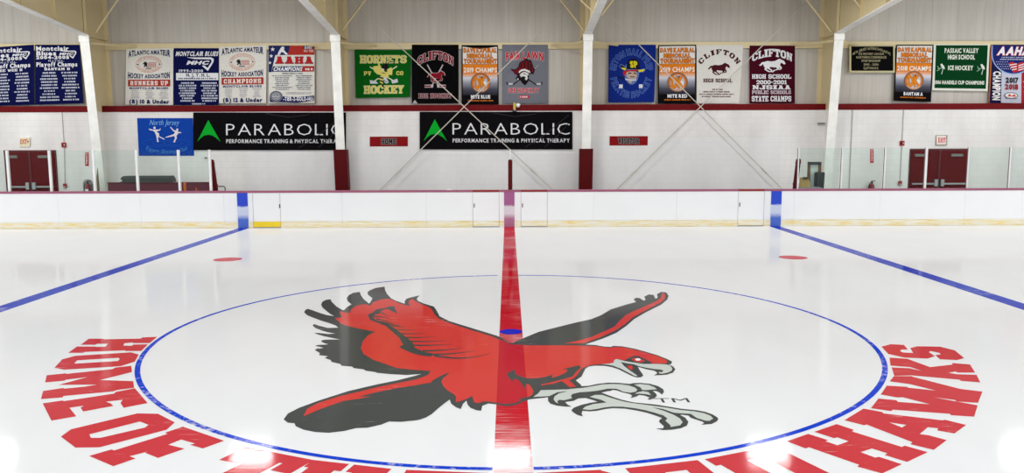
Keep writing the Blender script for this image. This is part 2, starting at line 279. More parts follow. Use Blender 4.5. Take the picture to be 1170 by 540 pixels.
HAWK = {
 'silhouette': [
  [(-3.074,1.274),(-3.098,1.449),(-3.082,1.534),(-2.99,1.426),(-2.807,1.2),(-2.676,1.063),(-2.568,1.008),(-2.648,1.129),(-2.781,1.407),(-2.881,1.625),(-2.952,1.849),(-2.984,2.08),(-2.962,2.222),(-2.899,2.277),(-2.837,2.077),(-2.68,1.694),(-2.527,1.416),(-2.509,1.437),(-2.508,1.654),(-2.479,1.854),(-2.59,2.111),(-2.653,2.353),(-2.67,2.603),(-2.639,2.818),(-2.54,2.904),(-2.477,2.642),(-2.377,2.307),(-2.216,1.91),(-2.212,2.025),(-2.234,2.344),(-2.355,2.639),(-2.404,2.857),(-2.398,3.035),(-2.336,3.264),(-2.197,3.402),(-2.139,3.075),(-2.054,2.719),(-1.934,2.338),(-1.828,2.135),(-1.676,1.914),(-1.654,1.883),(-1.68,2.092),(-1.677,2.292),(-1.613,2.413),(-1.496,2.578),(-1.512,2.289),(-1.479,2.128),(-1.354,1.892),(-1.267,1.777),(-1.181,1.663),(-1.126,1.445),(-1.033,0.965),(-0.869,0.642),(-0.492,0.158),(-0.184,-0.234),(-0.049,-0.476),(-0.119,-0.392),(-0.032,-0.597),(0.024,-0.627),(0.054,-0.548),(0.208,-0.294),(0.37,-0.027),(0.589,0.195),(0.877,0.486),(1.146,0.729),(1.313,0.985),(1.506,1.393),(1.792,1.752),(1.973,1.946),(1.97,2.167),(2.028,2.295),(2.085,2.261),(2.113,2.053),(2.157,2.131),(2.173,2.374),(2.28,2.574),(2.354,2.538),(2.327,2.208),(2.379,2.288),(2.421,2.588),(2.53,2.794),(2.605,2.757),(2.586,2.449),(2.498,2.124),(2.333,1.741),(1.996,1.174),(1.753,0.717),(1.581,0.293),(1.396,-0.1),(1.179,-0.415),(0.926,-0.712),(1.092,-0.753),(1.043,-0.752),(1.156,-0.822),(1.226,-0.837),(1.268,-0.79),(1.373,-0.816),(1.501,-0.922),(1.618,-1.076),(1.729,-1.234),(1.811,-1.408),(1.846,-1.513),(1.82,-1.615),(1.787,-1.643),(1.817,-1.715),(1.82,-1.833),(1.766,-1.965),(1.688,-2.038),(1.622,-2.056),(1.541,-2.066),(1.593,-1.981),(1.587,-1.925),(1.569,-1.879),(1.511,-1.839),(1.448,-1.761),(1.419,-1.736),(1.418,-1.846),(1.425,-1.997),(1.424,-2.071),(1.387,-2.136),(1.344,-2.142),(1.3,-2.087),(1.245,-1.957),(1.189,-1.823),(1.125,-1.732),(1.054,-1.683),(0.945,-1.673),(0.877,-1.7),(0.824,-1.797),(0.788,-1.95),(0.753,-2.097),(0.679,-2.239),(0.718,-2.378),(0.723,-2.439),(0.794,-2.43),(0.902,-2.364),(1.009,-2.324),(1.11,-2.333),(1.188,-2.358),(1.06,-2.324),(1.125,-2.333),(1.23,-2.372),(1.279,-2.343),(1.346,-2.336),(1.44,-2.368),(1.513,-2.449),(1.547,-2.558),(1.539,-2.645),(1.501,-2.737),(1.485,-2.662),(1.47,-2.627),(1.431,-2.609),(1.449,-2.713),(1.442,-2.78),(1.402,-2.856),(1.349,-2.895),(1.331,-2.878),(1.36,-2.829),(1.319,-2.762),(1.27,-2.744),(1.235,-2.794),(1.171,-2.843),(1.199,-2.76),(1.18,-2.709),(1.113,-2.656),(1.078,-2.603),(1.059,-2.586),(1.027,-2.578),(1.004,-2.608),(0.963,-2.62),(0.904,-2.664),(0.958,-2.741),(1.024,-2.828),(1.082,-2.896),(1.15,-2.951),(1.089,-2.907),(1.182,-2.973),(1.375,-3.039),(1.467,-3.088),(1.602,-3.167),(1.741,-3.214),(1.809,-3.26),(1.86,-3.334),(1.88,-3.407),(1.882,-3.45),(1.852,-3.519),(1.787,-3.587),(1.688,-3.608),(1.728,-3.559),(1.714,-3.518),(1.665,-3.461),(1.636,-3.418),(1.629,-3.36),(1.576,-3.336),(1.554,-3.345),(1.587,-3.417),(1.59,-3.53),(1.557,-3.625),(1.491,-3.691),(1.399,-3.729),(1.324,-3.736),(1.265,-3.701),(1.333,-3.689),(1.348,-3.636),(1.326,-3.526),(1.341,-3.47),(1.373,-3.428),(1.335,-3.371),(1.262,-3.282),(1.183,-3.221),(1.073,-3.159),(0.955,-3.142),(1.046,-3.158),(0.955,-3.142),(0.878,-3.169),(0.799,-3.216),(0.725,-3.231),(0.662,-3.214),(0.646,-3.29),(0.652,-3.371),(0.606,-3.33),(0.568,-3.248),(0.558,-3.193),(0.587,-3.123),(0.669,-3.038),(0.769,-2.975),(0.833,-2.946),(0.787,-2.892),(0.726,-2.83),(0.653,-2.844),(0.603,-2.919),(0.515,-2.953),(0.538,-3.036),(0.571,-3.094),(0.497,-3.087),(0.433,-3.063),(0.371,-3.004),(0.352,-2.915),(0.357,-2.803),(0.303,-2.824),(0.225,-2.847),(0.167,-2.868),(0.095,-2.962),(0.036,-3.033),(-0.033,-3.068),(-0.091,-3.06),(-0.16,-3.012),(-0.23,-2.986),(-0.286,-3.057),(-0.293,-3.203),(-0.338,-3.185),(-0.398,-3.115),(-0.432,-3.008),(-0.446,-2.899),(-0.474,-2.99),(-0.488,-3.149),(-0.536,-3.096),(-0.59,-2.988),(-0.613,-2.86),(-0.659,-2.987),(-0.705,-3.128),(-0.748,-3.281),(-0.794,-3.379),(-0.843,-3.434),(-0.876,-3.455),(-1.013,-3.494),(-1.12,-3.482),(-1.178,-3.563),(-1.287,-3.641),(-1.389,-3.65),(-1.478,-3.721),(-1.606,-3.763),(-1.729,-3.742),(-1.846,-3.683),(-1.938,-3.593),(-1.967,-3.517),(-2.032,-3.501),(-2.095,-3.412),(-2.099,-3.252),(-2.033,-3.085),(-1.896,-2.871),(-1.668,-2.575),(-1.407,-2.346),(-1.222,-2.21),(-1.074,-2.069),(-0.983,-1.974),(-1.144,-2.009),(-1.34,-1.969),(-1.385,-1.953),(-1.475,-1.922),(-1.501,-1.891),(-1.618,-1.836),(-1.649,-1.781),(-1.767,-1.733),(-1.801,-1.669),(-1.93,-1.627),(-1.956,-1.554),(-2.074,-1.47),(-2.103,-1.386),(-2.19,-1.299),(-2.175,-1.213),(-2.289,-1.167),(-2.298,-1.077),(-2.398,-0.921),(-2.37,-0.818),(-2.37,-0.87),(-2.309,-0.824),(-2.368,-0.775),(-2.439,-0.726),(-2.414,-0.678),(-2.344,-0.665),(-2.288,-0.646),(-2.348,-0.596),(-2.417,-0.505),(-2.416,-0.429),(-2.353,-0.404),(-2.19,-0.407),(-2.323,-0.312),(-2.444,-0.22),(-2.542,-0.127),(-2.614,-0.039),(-2.549,-0.04),(-2.421,-0.097),(-2.322,-0.077),(-2.441,-0.003),(-2.558,0.111),(-2.67,0.256),(-2.739,0.403),(-2.743,0.493),(-2.631,0.372),(-2.498,0.252),(-2.354,0.261),(-2.422,0.398),(-2.533,0.538),(-2.694,0.708),(-2.851,0.902),(-2.976,1.069)]],
 'red': [
  [(-2.53,0.876),(-2.443,0.894),(-2.449,0.959),(-2.539,1.263),(-2.549,1.347),(-2.453,1.227),(-2.381,1.226),(-2.413,1.471),(-2.387,1.725),(-2.304,1.851),(-2.225,1.834),(-2.176,1.721),(-2.162,1.909),(-2.165,1.743),(-2.166,2.024),(-2.089,2.22),(-1.976,2.298),(-1.88,2.176),(-1.755,1.938),(-1.662,1.807),(-1.545,1.708),(-1.598,1.897),(-1.618,2.131),(-1.583,2.29),(-1.513,2.089),(-1.395,1.855),(-1.269,1.651),(-1.191,1.446),(-1.112,1.059),(-1.034,0.809),(-0.922,0.618),(-0.771,0.396),(-0.486,0.022),(-0.221,-0.307),(-0.273,-0.232),(-0.119,-0.495),(0.004,-0.705),(0.125,-0.717),(0.197,-0.747),(0.463,-0.752),(0.753,-0.757),(0.943,-0.789),(1.039,-0.796),(1.151,-0.864),(1.22,-0.884),(1.274,-0.838),(1.366,-0.863),(1.494,-0.968),(1.61,-1.121),(1.721,-1.277),(1.795,-1.458),(1.787,-1.541),(1.75,-1.606),(1.662,-1.604),(1.595,-1.603),(1.529,-1.602),(1.406,-1.535),(1.325,-1.484),(1.219,-1.389),(1.19,-1.44),(1.171,-1.543),(1.109,-1.595),(1.018,-1.61),(0.95,-1.629),(0.881,-1.66),(0.83,-1.727),(0.78,-1.797),(0.752,-1.873),(0.704,-2.06),(0.664,-2.168),(0.578,-2.342),(0.308,-2.473),(0.2,-2.73),(0.169,-2.785),(0.13,-2.806),(0.062,-2.866),(0.096,-2.896),(0.037,-2.968),(-0.033,-3.003),(-0.091,-3.003),(-0.149,-2.969),(-0.232,-2.928),(-0.279,-2.92),(-0.323,-2.974),(-0.365,-2.955),(-0.389,-2.807),(-0.397,-2.75),(-0.435,-2.825),(-0.49,-2.898),(-0.546,-2.945),(-0.557,-2.766),(-0.586,-2.689),(-0.655,-2.57),(-0.709,-2.427),(-0.742,-2.279),(-0.737,-2.149),(-0.677,-1.914),(-0.737,-1.992),(-0.793,-2.104),(-0.845,-2.234),(-0.851,-2.299),(-0.888,-2.311),(-0.909,-2.035),(-0.894,-1.855),(-1.059,-1.822),(-1.286,-1.74),(-1.444,-1.562),(-1.604,-1.394),(-1.764,-1.131),(-1.848,-0.855),(-1.885,-0.514),(-1.876,-0.204),(-1.81,0.013),(-2.004,0.157),(-2.222,0.335),(-2.36,0.486),(-2.486,0.767)],
  [(-1.933,-3.335),(-1.951,-3.115),(-1.88,-2.942),(-1.73,-2.751),(-1.563,-2.608),(-1.391,-2.447),(-1.208,-2.314),(-1.019,-2.177),(-0.91,-2.02),(-0.818,-2.109),(-0.863,-2.292),(-0.996,-2.386),(-1.185,-2.484),(-1.365,-2.611),(-1.484,-2.717),(-1.534,-2.766),(-1.404,-2.756),(-1.522,-2.828),(-1.645,-2.886),(-1.734,-3.003),(-1.833,-3.145)],
  [(0.663,-0.658),(0.818,-0.551),(1.038,-0.33),(1.252,-0.009),(1.417,0.261),(1.551,0.658),(1.684,1.004),(1.839,1.274),(2.075,1.642),(2.284,1.971),(2.423,2.254),(2.479,2.519),(2.536,2.689),(2.549,2.585),(2.491,2.253),(2.37,1.938),(2.02,1.312),(1.759,0.845),(1.585,0.412),(1.4,0.032),(1.179,-0.311),(0.907,-0.662)]],
 'feather_lines': [
  [(-2.097,1.085),(-2.048,1.219),(-2.03,1.463),(-1.952,1.533),(-1.889,1.605),(-1.857,1.692),(-1.787,1.676),(-1.725,1.386),(-1.671,1.144),(-1.774,1.317),(-1.856,1.481),(-1.912,1.461),(-1.941,1.321),(-1.929,1.149),(-1.986,1.103),(-1.991,0.918),(-1.93,0.756),(-1.841,0.629),(-1.772,0.536),(-1.668,0.39),(-1.539,0.12),(-1.389,-0.231),(-1.248,-0.56),(-1.187,-0.841),(-1.058,-1.031),(-0.913,-1.137),(-0.954,-1.263),(-1.066,-1.211),(-1.184,-1.107),(-1.281,-0.974),(-1.367,-0.838),(-1.378,-0.755),(-1.343,-0.7),(-1.39,-0.557),(-1.439,-0.351),(-1.538,-0.104),(-1.63,0.122),(-1.725,0.357),(-1.883,0.568),(-2.008,0.75)],
  [(-1.641,0.362),(-1.615,0.354),(-1.589,0.346),(-1.563,0.338),(-1.536,0.33),(-1.51,0.321),(-1.484,0.312),(-1.458,0.303),(-1.432,0.291),(-1.456,0.29),(-1.482,0.292),(-1.507,0.294),(-1.532,0.296),(-1.557,0.299),(-1.583,0.302),(-1.608,0.305),(-1.634,0.308)],
  [(-1.558,0.153),(-1.52,0.145),(-1.483,0.138),(-1.445,0.131),(-1.407,0.125),(-1.37,0.119),(-1.332,0.114),(-1.295,0.109),(-1.257,0.102),(-1.293,0.094),(-1.329,0.089),(-1.366,0.086),(-1.402,0.085),(-1.439,0.084),(-1.476,0.084),(-1.512,0.086),(-1.55,0.088)],
  [(-1.453,-0.071),(-1.409,-0.079),(-1.364,-0.085),(-1.32,-0.09),(-1.276,-0.094),(-1.233,-0.096),(-1.189,-0.097),(-1.145,-0.098),(-1.102,-0.099),(-1.144,-0.114),(-1.186,-0.123),(-1.229,-0.131),(-1.271,-0.136),(-1.314,-0.14),(-1.358,-0.142),(-1.401,-0.142),(-1.444,-0.14)],
  [(-1.367,-0.286),(-1.316,-0.292),(-1.266,-0.296),(-1.216,-0.297),(-1.166,-0.294),(-1.117,-0.29),(-1.067,-0.282),(-1.018,-0.272),(-0.969,-0.263),(-1.017,-0.289),(-1.065,-0.31),(-1.113,-0.326),(-1.161,-0.339),(-1.21,-0.349),(-1.259,-0.355),(-1.308,-0.358),(-1.358,-0.358)],
  [(-1.301,-0.475),(-1.237,-0.49),(-1.175,-0.5),(-1.112,-0.506),(-1.051,-0.508),(-0.989,-0.506),(-0.928,-0.501),(-0.868,-0.491),(-0.807,-0.481),(-0.866,-0.509),(-0.926,-0.529),(-0.986,-0.544),(-1.046,-0.555),(-1.107,-0.561),(-1.168,-0.562),(-1.229,-0.558),(-1.292,-0.551)],
  [(-1.234,-0.677),(-1.169,-0.687),(-1.104,-0.694),(-1.04,-0.697),(-0.976,-0.698),(-0.913,-0.695),(-0.849,-0.689),(-0.786,-0.68),(-0.723,-0.672),(-0.785,-0.7),(-0.847,-0.721),(-0.909,-0.737),(-0.972,-0.749),(-1.034,-0.758),(-1.097,-0.762),(-1.161,-0.763),(-1.224,-0.761)],
  [(-1.079,-0.951),(-1.014,-0.952),(-0.95,-0.949),(-0.886,-0.941),(-0.822,-0.929),(-0.758,-0.912),(-0.694,-0.891),(-0.63,-0.867),(-0.566,-0.841),(-0.629,-0.887),(-0.692,-0.924),(-0.755,-0.955),(-0.818,-0.981),(-0.881,-1.002),(-0.944,-1.018),(-1.007,-1.029),(-1.071,-1.036)],
  [(-0.968,-1.121),(-0.898,-1.124),(-0.828,-1.121),(-0.76,-1.112),(-0.691,-1.097),(-0.622,-1.076),(-0.554,-1.048),(-0.485,-1.015),(-0.416,-0.978),(-0.484,-1.034),(-0.552,-1.08),(-0.62,-1.117),(-0.687,-1.148),(-0.755,-1.172),(-0.823,-1.188),(-0.891,-1.199),(-0.96,-1.202)],
  [(-0.924,-1.157),(-0.831,-1.228),(-0.742,-1.276),(-0.654,-1.301),(-0.568,-1.304),(-0.484,-1.285),(-0.399,-1.244),(-0.315,-1.18),(-0.23,-1.097),(-0.314,-1.202),(-0.398,-1.278),(-0.482,-1.33),(-0.565,-1.359),(-0.65,-1.365),(-0.736,-1.349),(-0.825,-1.31),(-0.916,-1.249)],
  [(-1.939,1.307),(-1.915,1.253),(-1.891,1.203),(-1.868,1.156),(-1.845,1.113),(-1.823,1.073),(-1.802,1.036),(-1.781,1.001),(-1.759,0.966),(-1.777,0.977),(-1.796,0.996),(-1.815,1.019),(-1.835,1.047),(-1.856,1.079),(-1.877,1.114),(-1.899,1.153),(-1.922,1.196)],
  [(-2,1.017),(-1.965,1.003),(-1.93,0.985),(-1.894,0.963),(-1.857,0.937),(-1.82,0.906),(-1.782,0.871),(-1.744,0.831),(-1.705,0.784),(-1.741,0.81),(-1.777,0.837),(-1.813,0.861),(-1.849,0.881),(-1.884,0.897),(-1.918,0.91),(-1.952,0.919),(-1.985,0.924)],
  [(-1.928,0.833),(-1.894,0.807),(-1.859,0.779),(-1.824,0.747),(-1.788,0.711),(-1.752,0.673),(-1.716,0.631),(-1.68,0.585),(-1.643,0.533),(-1.677,0.565),(-1.711,0.598),(-1.746,0.629),(-1.78,0.657),(-1.814,0.683),(-1.848,0.706),(-1.881,0.726),(-1.914,0.743)],
  [(-1.847,0.667),(-1.807,0.628),(-1.767,0.592),(-1.727,0.557),(-1.689,0.523),(-1.65,0.491),(-1.612,0.46),(-1.574,0.43),(-1.536,0.399),(-1.572,0.414),(-1.608,0.433),(-1.645,0.455),(-1.682,0.478),(-1.72,0.504),(-1.758,0.532),(-1.796,0.561),(-1.835,0.592)],
  [(-1.773,0.542),(-1.728,0.503),(-1.684,0.465),(-1.64,0.43),(-1.596,0.395),(-1.553,0.362),(-1.511,0.33),(-1.468,0.3),(-1.426,0.267),(-1.466,0.283),(-1.507,0.304),(-1.549,0.326),(-1.59,0.351),(-1.632,0.378),(-1.675,0.406),(-1.718,0.437),(-1.762,0.469)]],
 'chest': [
  [(0.765,-1.658),(0.689,-1.717),(0.573,-1.813),(0.624,-1.852),(0.596,-1.947),(0.514,-2.064),(0.431,-2.146),(0.448,-2.019),(0.365,-2.109),(0.279,-2.151),(0.175,-2.16),(0.093,-2.087),(0.046,-1.994),(0.027,-1.804),(-0.001,-1.881),(-0.038,-1.937),(-0.049,-2.048),(-0.012,-2.193),(0.003,-2.281),(0.029,-2.158),(0.07,-2.23),(0.104,-2.352),(0.132,-2.503),(0.135,-2.601),(0.15,-2.369),(0.18,-2.37),(0.207,-2.505),(0.218,-2.619),(0.2,-2.73),(0.169,-2.807),(0.203,-2.792),(0.259,-2.699),(0.294,-2.578),(0.583,-2.553),(0.722,-2.446),(0.679,-2.239),(0.743,-2.097),(0.788,-1.836)],
  [(1.304,-1.471),(1.364,-1.366),(1.447,-1.273),(1.494,-1.265),(1.543,-1.382),(1.609,-1.559),(1.571,-1.615),(1.505,-1.614),(1.406,-1.539)]],
 'red_flashes': [
  [(0.778,-1.758),(0.703,-1.948),(0.659,-2.096),(0.591,-2.167),(0.503,-2.236),(0.375,-2.339),(0.302,-2.372),(0.31,-2.413),(0.435,-2.357),(0.527,-2.265),(0.566,-2.376),(0.593,-2.484),(0.66,-2.462),(0.631,-2.325),(0.606,-2.245),(0.664,-2.161),(0.711,-2.042),(0.787,-1.777)],
  [(1.392,-1.422),(1.432,-1.367),(1.479,-1.36),(1.522,-1.445),(1.539,-1.508),(1.481,-1.556),(1.42,-1.518)],
  [(1.298,-1.707),(1.357,-1.68),(1.355,-1.786),(1.329,-1.863),(1.308,-1.786)]],
 'feet': [
  [(0.294,-2.571),(0.433,-2.567),(0.584,-2.543),(0.737,-2.506),(0.843,-2.448),(0.95,-2.388),(1.053,-2.376),(1.153,-2.392),(1.23,-2.42),(1.137,-2.407),(1.22,-2.438),(1.265,-2.5),(1.281,-2.571),(1.254,-2.641),(1.196,-2.675),(1.126,-2.639),(1.097,-2.579),(1.07,-2.54),(1.033,-2.536),(0.983,-2.536),(0.876,-2.6),(0.774,-2.637),(0.684,-2.651),(0.611,-2.704),(0.549,-2.617),(0.458,-2.648),(0.373,-2.77),(0.276,-2.787),(0.212,-2.798),(0.25,-2.699)],
  [(0.558,-2.624),(0.611,-2.698),(0.587,-2.766),(0.592,-2.843),(0.509,-2.903),(0.463,-2.887),(0.441,-2.932),(0.446,-3.005),(0.421,-2.952),(0.408,-2.871),(0.426,-2.773),(0.475,-2.683)],
  [(1.275,-2.402),(1.339,-2.381),(1.422,-2.412),(1.471,-2.503),(1.482,-2.564),(1.437,-2.574),(1.369,-2.59),(1.328,-2.583),(1.325,-2.501)],
  [(1.266,-2.665),(1.332,-2.625),(1.379,-2.66),(1.389,-2.756),(1.337,-2.721),(1.276,-2.703),(1.238,-2.71)],
  [(0.772,-2.8),(0.832,-2.739),(0.9,-2.74),(0.95,-2.803),(1.018,-2.88),(1.076,-2.941),(1.143,-3.001),(1.083,-2.949),(1.177,-3.005),(1.356,-3.086),(1.458,-3.134),(1.584,-3.206),(1.713,-3.25),(1.789,-3.304),(1.83,-3.377),(1.836,-3.449),(1.787,-3.51),(1.75,-3.504),(1.69,-3.433),(1.674,-3.375),(1.658,-3.317),(1.564,-3.301),(1.508,-3.285),(1.429,-3.179),(1.33,-3.123),(1.421,-3.225),(1.496,-3.344),(1.533,-3.445),(1.536,-3.543),(1.496,-3.624),(1.403,-3.663),(1.411,-3.623),(1.388,-3.499),(1.418,-3.443),(1.396,-3.357),(1.331,-3.283),(1.246,-3.201),(1.155,-3.145),(1.061,-3.107),(0.961,-3.096),(1.051,-3.121),(0.961,-3.1),(0.884,-3.121),(0.805,-3.168),(0.728,-3.195),(0.666,-3.172),(0.701,-3.096),(0.783,-3.025),(0.92,-2.977),(0.873,-2.893),(0.82,-2.847)]],
 'beak': [
  [(1.218,-1.398),(1.322,-1.504),(1.403,-1.555),(1.504,-1.618),(1.659,-1.62),(1.76,-1.642),(1.789,-1.679),(1.793,-1.793),(1.769,-1.89),(1.713,-1.964),(1.641,-2.008),(1.611,-2),(1.616,-1.94),(1.652,-1.952),(1.679,-1.877),(1.64,-1.841),(1.579,-1.821),(1.521,-1.781),(1.434,-1.709),(1.409,-1.661),(1.392,-1.628),(1.321,-1.587),(1.253,-1.532),(1.27,-1.706),(1.31,-1.882),(1.353,-2.052),(1.355,-2.106),(1.323,-2.077),(1.27,-1.939),(1.214,-1.796),(1.143,-1.676),(1.061,-1.627),(1.018,-1.614),(1.108,-1.599),(1.169,-1.556),(1.187,-1.461)]],
 'eye': [
  [(1.499,-1.432),(1.494,-1.451),(1.484,-1.467),(1.472,-1.478),(1.46,-1.482),(1.448,-1.478),(1.44,-1.467),(1.435,-1.45),(1.436,-1.431),(1.441,-1.412),(1.451,-1.395),(1.463,-1.385),(1.476,-1.381),(1.487,-1.385),(1.496,-1.396),(1.5,-1.413)]],
}
LETTERS = [
 ('H', [[(-5.465,-0.301),(-5.287,-0.304),(-5.245,-0.339),(-4.792,-0.306),(-4.795,-0.243),(-4.619,-0.211),(-4.57,-0.547),(-4.779,-0.543),(-4.805,-0.51),(-4.889,-0.548),(-4.849,-0.667),(-4.737,-0.682),(-4.743,-0.617),(-4.565,-0.607),(-4.502,-0.937),(-4.692,-0.934),(-4.723,-0.903),(-5.171,-0.969),(-5.172,-1.011),(-5.353,-1.008),(-5.405,-0.702),(-5.174,-0.713),(-5.151,-0.726),(-5.044,-0.715),(-5.087,-0.571),(-5.222,-0.569),(-5.22,-0.621),(-5.405,-0.618)]]),
 ('O', [[(-5.157,-1.66),(-5.264,-1.302),(-5.194,-1.148),(-4.601,-0.997),(-4.46,-1.101),(-4.411,-1.259),(-4.595,-1.291),(-4.64,-1.244),(-5.064,-1.351),(-5.035,-1.463)], [(-5.157,-1.66),(-5.035,-1.463),(-5.013,-1.491),(-4.572,-1.387),(-4.595,-1.291),(-4.411,-1.259),(-4.362,-1.418),(-4.437,-1.608),(-5.004,-1.741)]]),
 ('M', [[(-5.078,-1.957),(-4.912,-1.885),(-4.887,-1.905),(-4.47,-1.723),(-4.471,-1.66),(-4.323,-1.594),(-4.199,-1.846),(-4.404,-2.146),(-4.029,-2.19),(-3.909,-2.429),(-4.051,-2.499),(-4.069,-2.545),(-4.498,-2.69),(-4.483,-2.735),(-4.668,-2.786),(-4.797,-2.523),(-4.649,-2.423),(-4.619,-2.445),(-4.438,-2.377),(-4.35,-2.31),(-4.756,-2.313),(-4.594,-2.033),(-4.775,-2.127),(-4.775,-2.164),(-4.945,-2.223)]]),
 ('E', [[(-4.575,-2.92),(-4.43,-2.833),(-4.404,-2.854),(-4.025,-2.619),(-4.034,-2.563),(-3.896,-2.443),(-3.552,-2.925),(-3.722,-3.061),(-3.818,-2.921),(-3.844,-2.82),(-3.982,-2.876),(-3.909,-2.93),(-3.846,-3.008),(-4.054,-3.166),(-4.136,-3.055),(-4.135,-2.994),(-4.244,-3.054),(-4.048,-3.301),(-4.215,-3.416)]]),
 ('O', [[(-3.906,-3.824),(-3.914,-3.643),(-3.515,-3.227),(-3.317,-3.24),(-3.064,-3.477),(-3.273,-3.542),(-3.391,-3.45),(-3.687,-3.773)], [(-3.906,-3.824),(-3.687,-3.773),(-3.63,-3.857),(-3.548,-3.858),(-3.275,-3.608),(-3.273,-3.542),(-3.064,-3.477),(-3.058,-3.667),(-3.447,-4.076),(-3.645,-4.081)]]),
 ('F', [[(-3.438,-4.263),(-3.324,-4.124),(-3.291,-4.147),(-3.008,-3.77),(-3.043,-3.74),(-2.945,-3.59),(-2.455,-3.941),(-2.573,-4.114),(-2.713,-4.028),(-2.68,-4.001),(-2.834,-3.908),(-2.895,-4.026),(-2.722,-4.116),(-2.859,-4.313),(-3.012,-4.202),(-3.002,-4.176),(-3.105,-4.274),(-3.035,-4.322),(-3.14,-4.477)]]),
 ('S', [[(4.549,-0.882),(4.717,-0.763),(4.865,-0.802),(4.805,-1.027),(4.726,-1.026),(4.676,-1.093),(4.679,-1.161),(4.79,-1.183),(4.866,-0.958),(5,-0.869),(5.265,-0.895),(5.348,-1.071),(5.268,-1.42),(5.135,-1.507),(4.959,-1.472),(5.001,-1.28),(5.083,-1.255),(5.101,-1.189),(5.042,-1.1),(4.997,-1.146),(4.974,-1.332),(4.833,-1.438),(4.585,-1.39),(4.474,-1.225)]]),
 ('K', [[(4.413,-1.387),(4.594,-1.441),(4.677,-1.791),(4.982,-1.694),(5.015,-1.628),(5.182,-1.692),(5.055,-2.015),(4.865,-2.012),(4.866,-1.967),(4.764,-2.022),(4.832,-2.073),(5.023,-2.098),(4.904,-2.374),(4.735,-2.319),(4.738,-2.272),(4.315,-2.109),(4.12,-2.122),(4.245,-1.796),(4.427,-1.834),(4.509,-1.944),(4.458,-1.787),(4.266,-1.725)]]),
 ('W', [[(4.111,-2.133),(4.302,-2.136),(4.304,-2.163),(4.574,-2.595),(4.746,-2.685),(4.5,-3.035),(4.319,-2.992),(4.324,-2.943),(4.161,-2.859),(4.454,-3.108),(4.238,-3.428),(4.049,-3.385),(4.057,-3.345),(3.585,-3.223),(3.552,-3.264),(3.399,-3.178),(3.603,-2.888),(3.753,-2.944),(3.743,-2.993),(4.015,-3.072),(3.86,-2.855),(3.8,-2.858),(3.681,-2.764),(3.879,-2.47),(4.063,-2.513),(4.068,-2.548),(4.295,-2.644),(4.144,-2.424),(3.978,-2.323)]]),
 ('A', [[(3.012,-3.506),(3.326,-3.187),(3.457,-3.287),(3.452,-3.325),(3.897,-3.519),(3.928,-3.505),(4.044,-3.642),(3.824,-3.853),(3.715,-3.776),(3.75,-3.725),(3.675,-3.694),(3.518,-3.862),(3.443,-3.699),(3.513,-3.635),(3.391,-3.566)], [(3.012,-3.506),(3.391,-3.566),(3.443,-3.699),(3.518,-3.862),(3.58,-3.891),(3.675,-4.006),(3.452,-4.223),(3.324,-4.096),(3.361,-4.049),(3.165,-3.621),(3.134,-3.638)]]),
 ('H', [[(2.902,-3.604),(2.995,-3.749),(2.962,-3.791),(3.223,-4.156),(3.259,-4.126),(3.378,-4.27),(3.112,-4.47),(3.001,-4.327),(3.039,-4.291),(2.96,-4.186),(2.834,-4.263),(2.901,-4.38),(2.937,-4.362),(3.05,-4.514),(2.814,-4.69),(2.68,-4.557),(2.712,-4.523),(2.453,-4.153),(2.415,-4.179),(2.315,-4.016),(2.559,-3.845),(2.673,-3.993),(2.641,-4.02),(2.706,-4.111),(2.836,-4.023),(2.779,-3.93),(2.741,-3.949),(2.63,-3.795)]])]
LAMP_W, WORLD_S, EXPO = 88, 1.5, 0.2

# ------------------------------------------------------------------ sans glyphs from Blender's own font, as flat triangles
_GL = {}
def glyph(ch, bold):
    key = (ch, bold)
    if key in _GL: return _GL[key]
    cu = bpy.data.curves.new('glyph', 'FONT'); cu.body = ch; cu.offset = bold; cu.resolution_u = 2; cu.size = 1
    o = bpy.data.objects.new('glyph', cu); C.objects.link(o); dg = bpy.context.evaluated_depsgraph_get(); dg.update()
    ev = o.evaluated_get(dg); me = ev.to_mesh(); me.calc_loop_triangles()
    v = [(p.co.x, p.co.y) for p in me.vertices]; t = [tuple(x.vertices) for x in me.loop_triangles]
    ev.to_mesh_clear(); bpy.data.objects.remove(o); bpy.data.curves.remove(cu)
    _GL[key] = (v, t); return _GL[key]
CAP = max(y for x, y in glyph('H', 0)[0])
def layout(s, font, bold, gap):
    """polygons of a line of writing: x from 0 to width, capitals 0 to 1 high"""
    out = []; x = 0
    for ch in s:
        if ch == ' ': x += .42 if font == 'sans' else .55; continue
        if font == 'slab':
            w = {'I': .62, 'M': 1.12, 'W': 1.16, '1': .7, '-': .6}.get(ch, .92); a = min(px for q in SLAB[ch] for px, _ in q); b = max(px for q in SLAB[ch] for px, _ in q)
            out += [(j, [(x+(px-a)/(b-a)*w, py/10) for px, py in q]) for j, q in enumerate(SLAB[ch])]; x += w+gap
        else:
            v, t = glyph(ch, bold); a = min(p[0] for p in v); b = max(p[0] for p in v)
            out += [(0, [(x+(v[i][0]-a)/CAP, v[i][1]/CAP) for i in tr]) for tr in t]; x += (b-a)/CAP+gap
    return out, x-gap

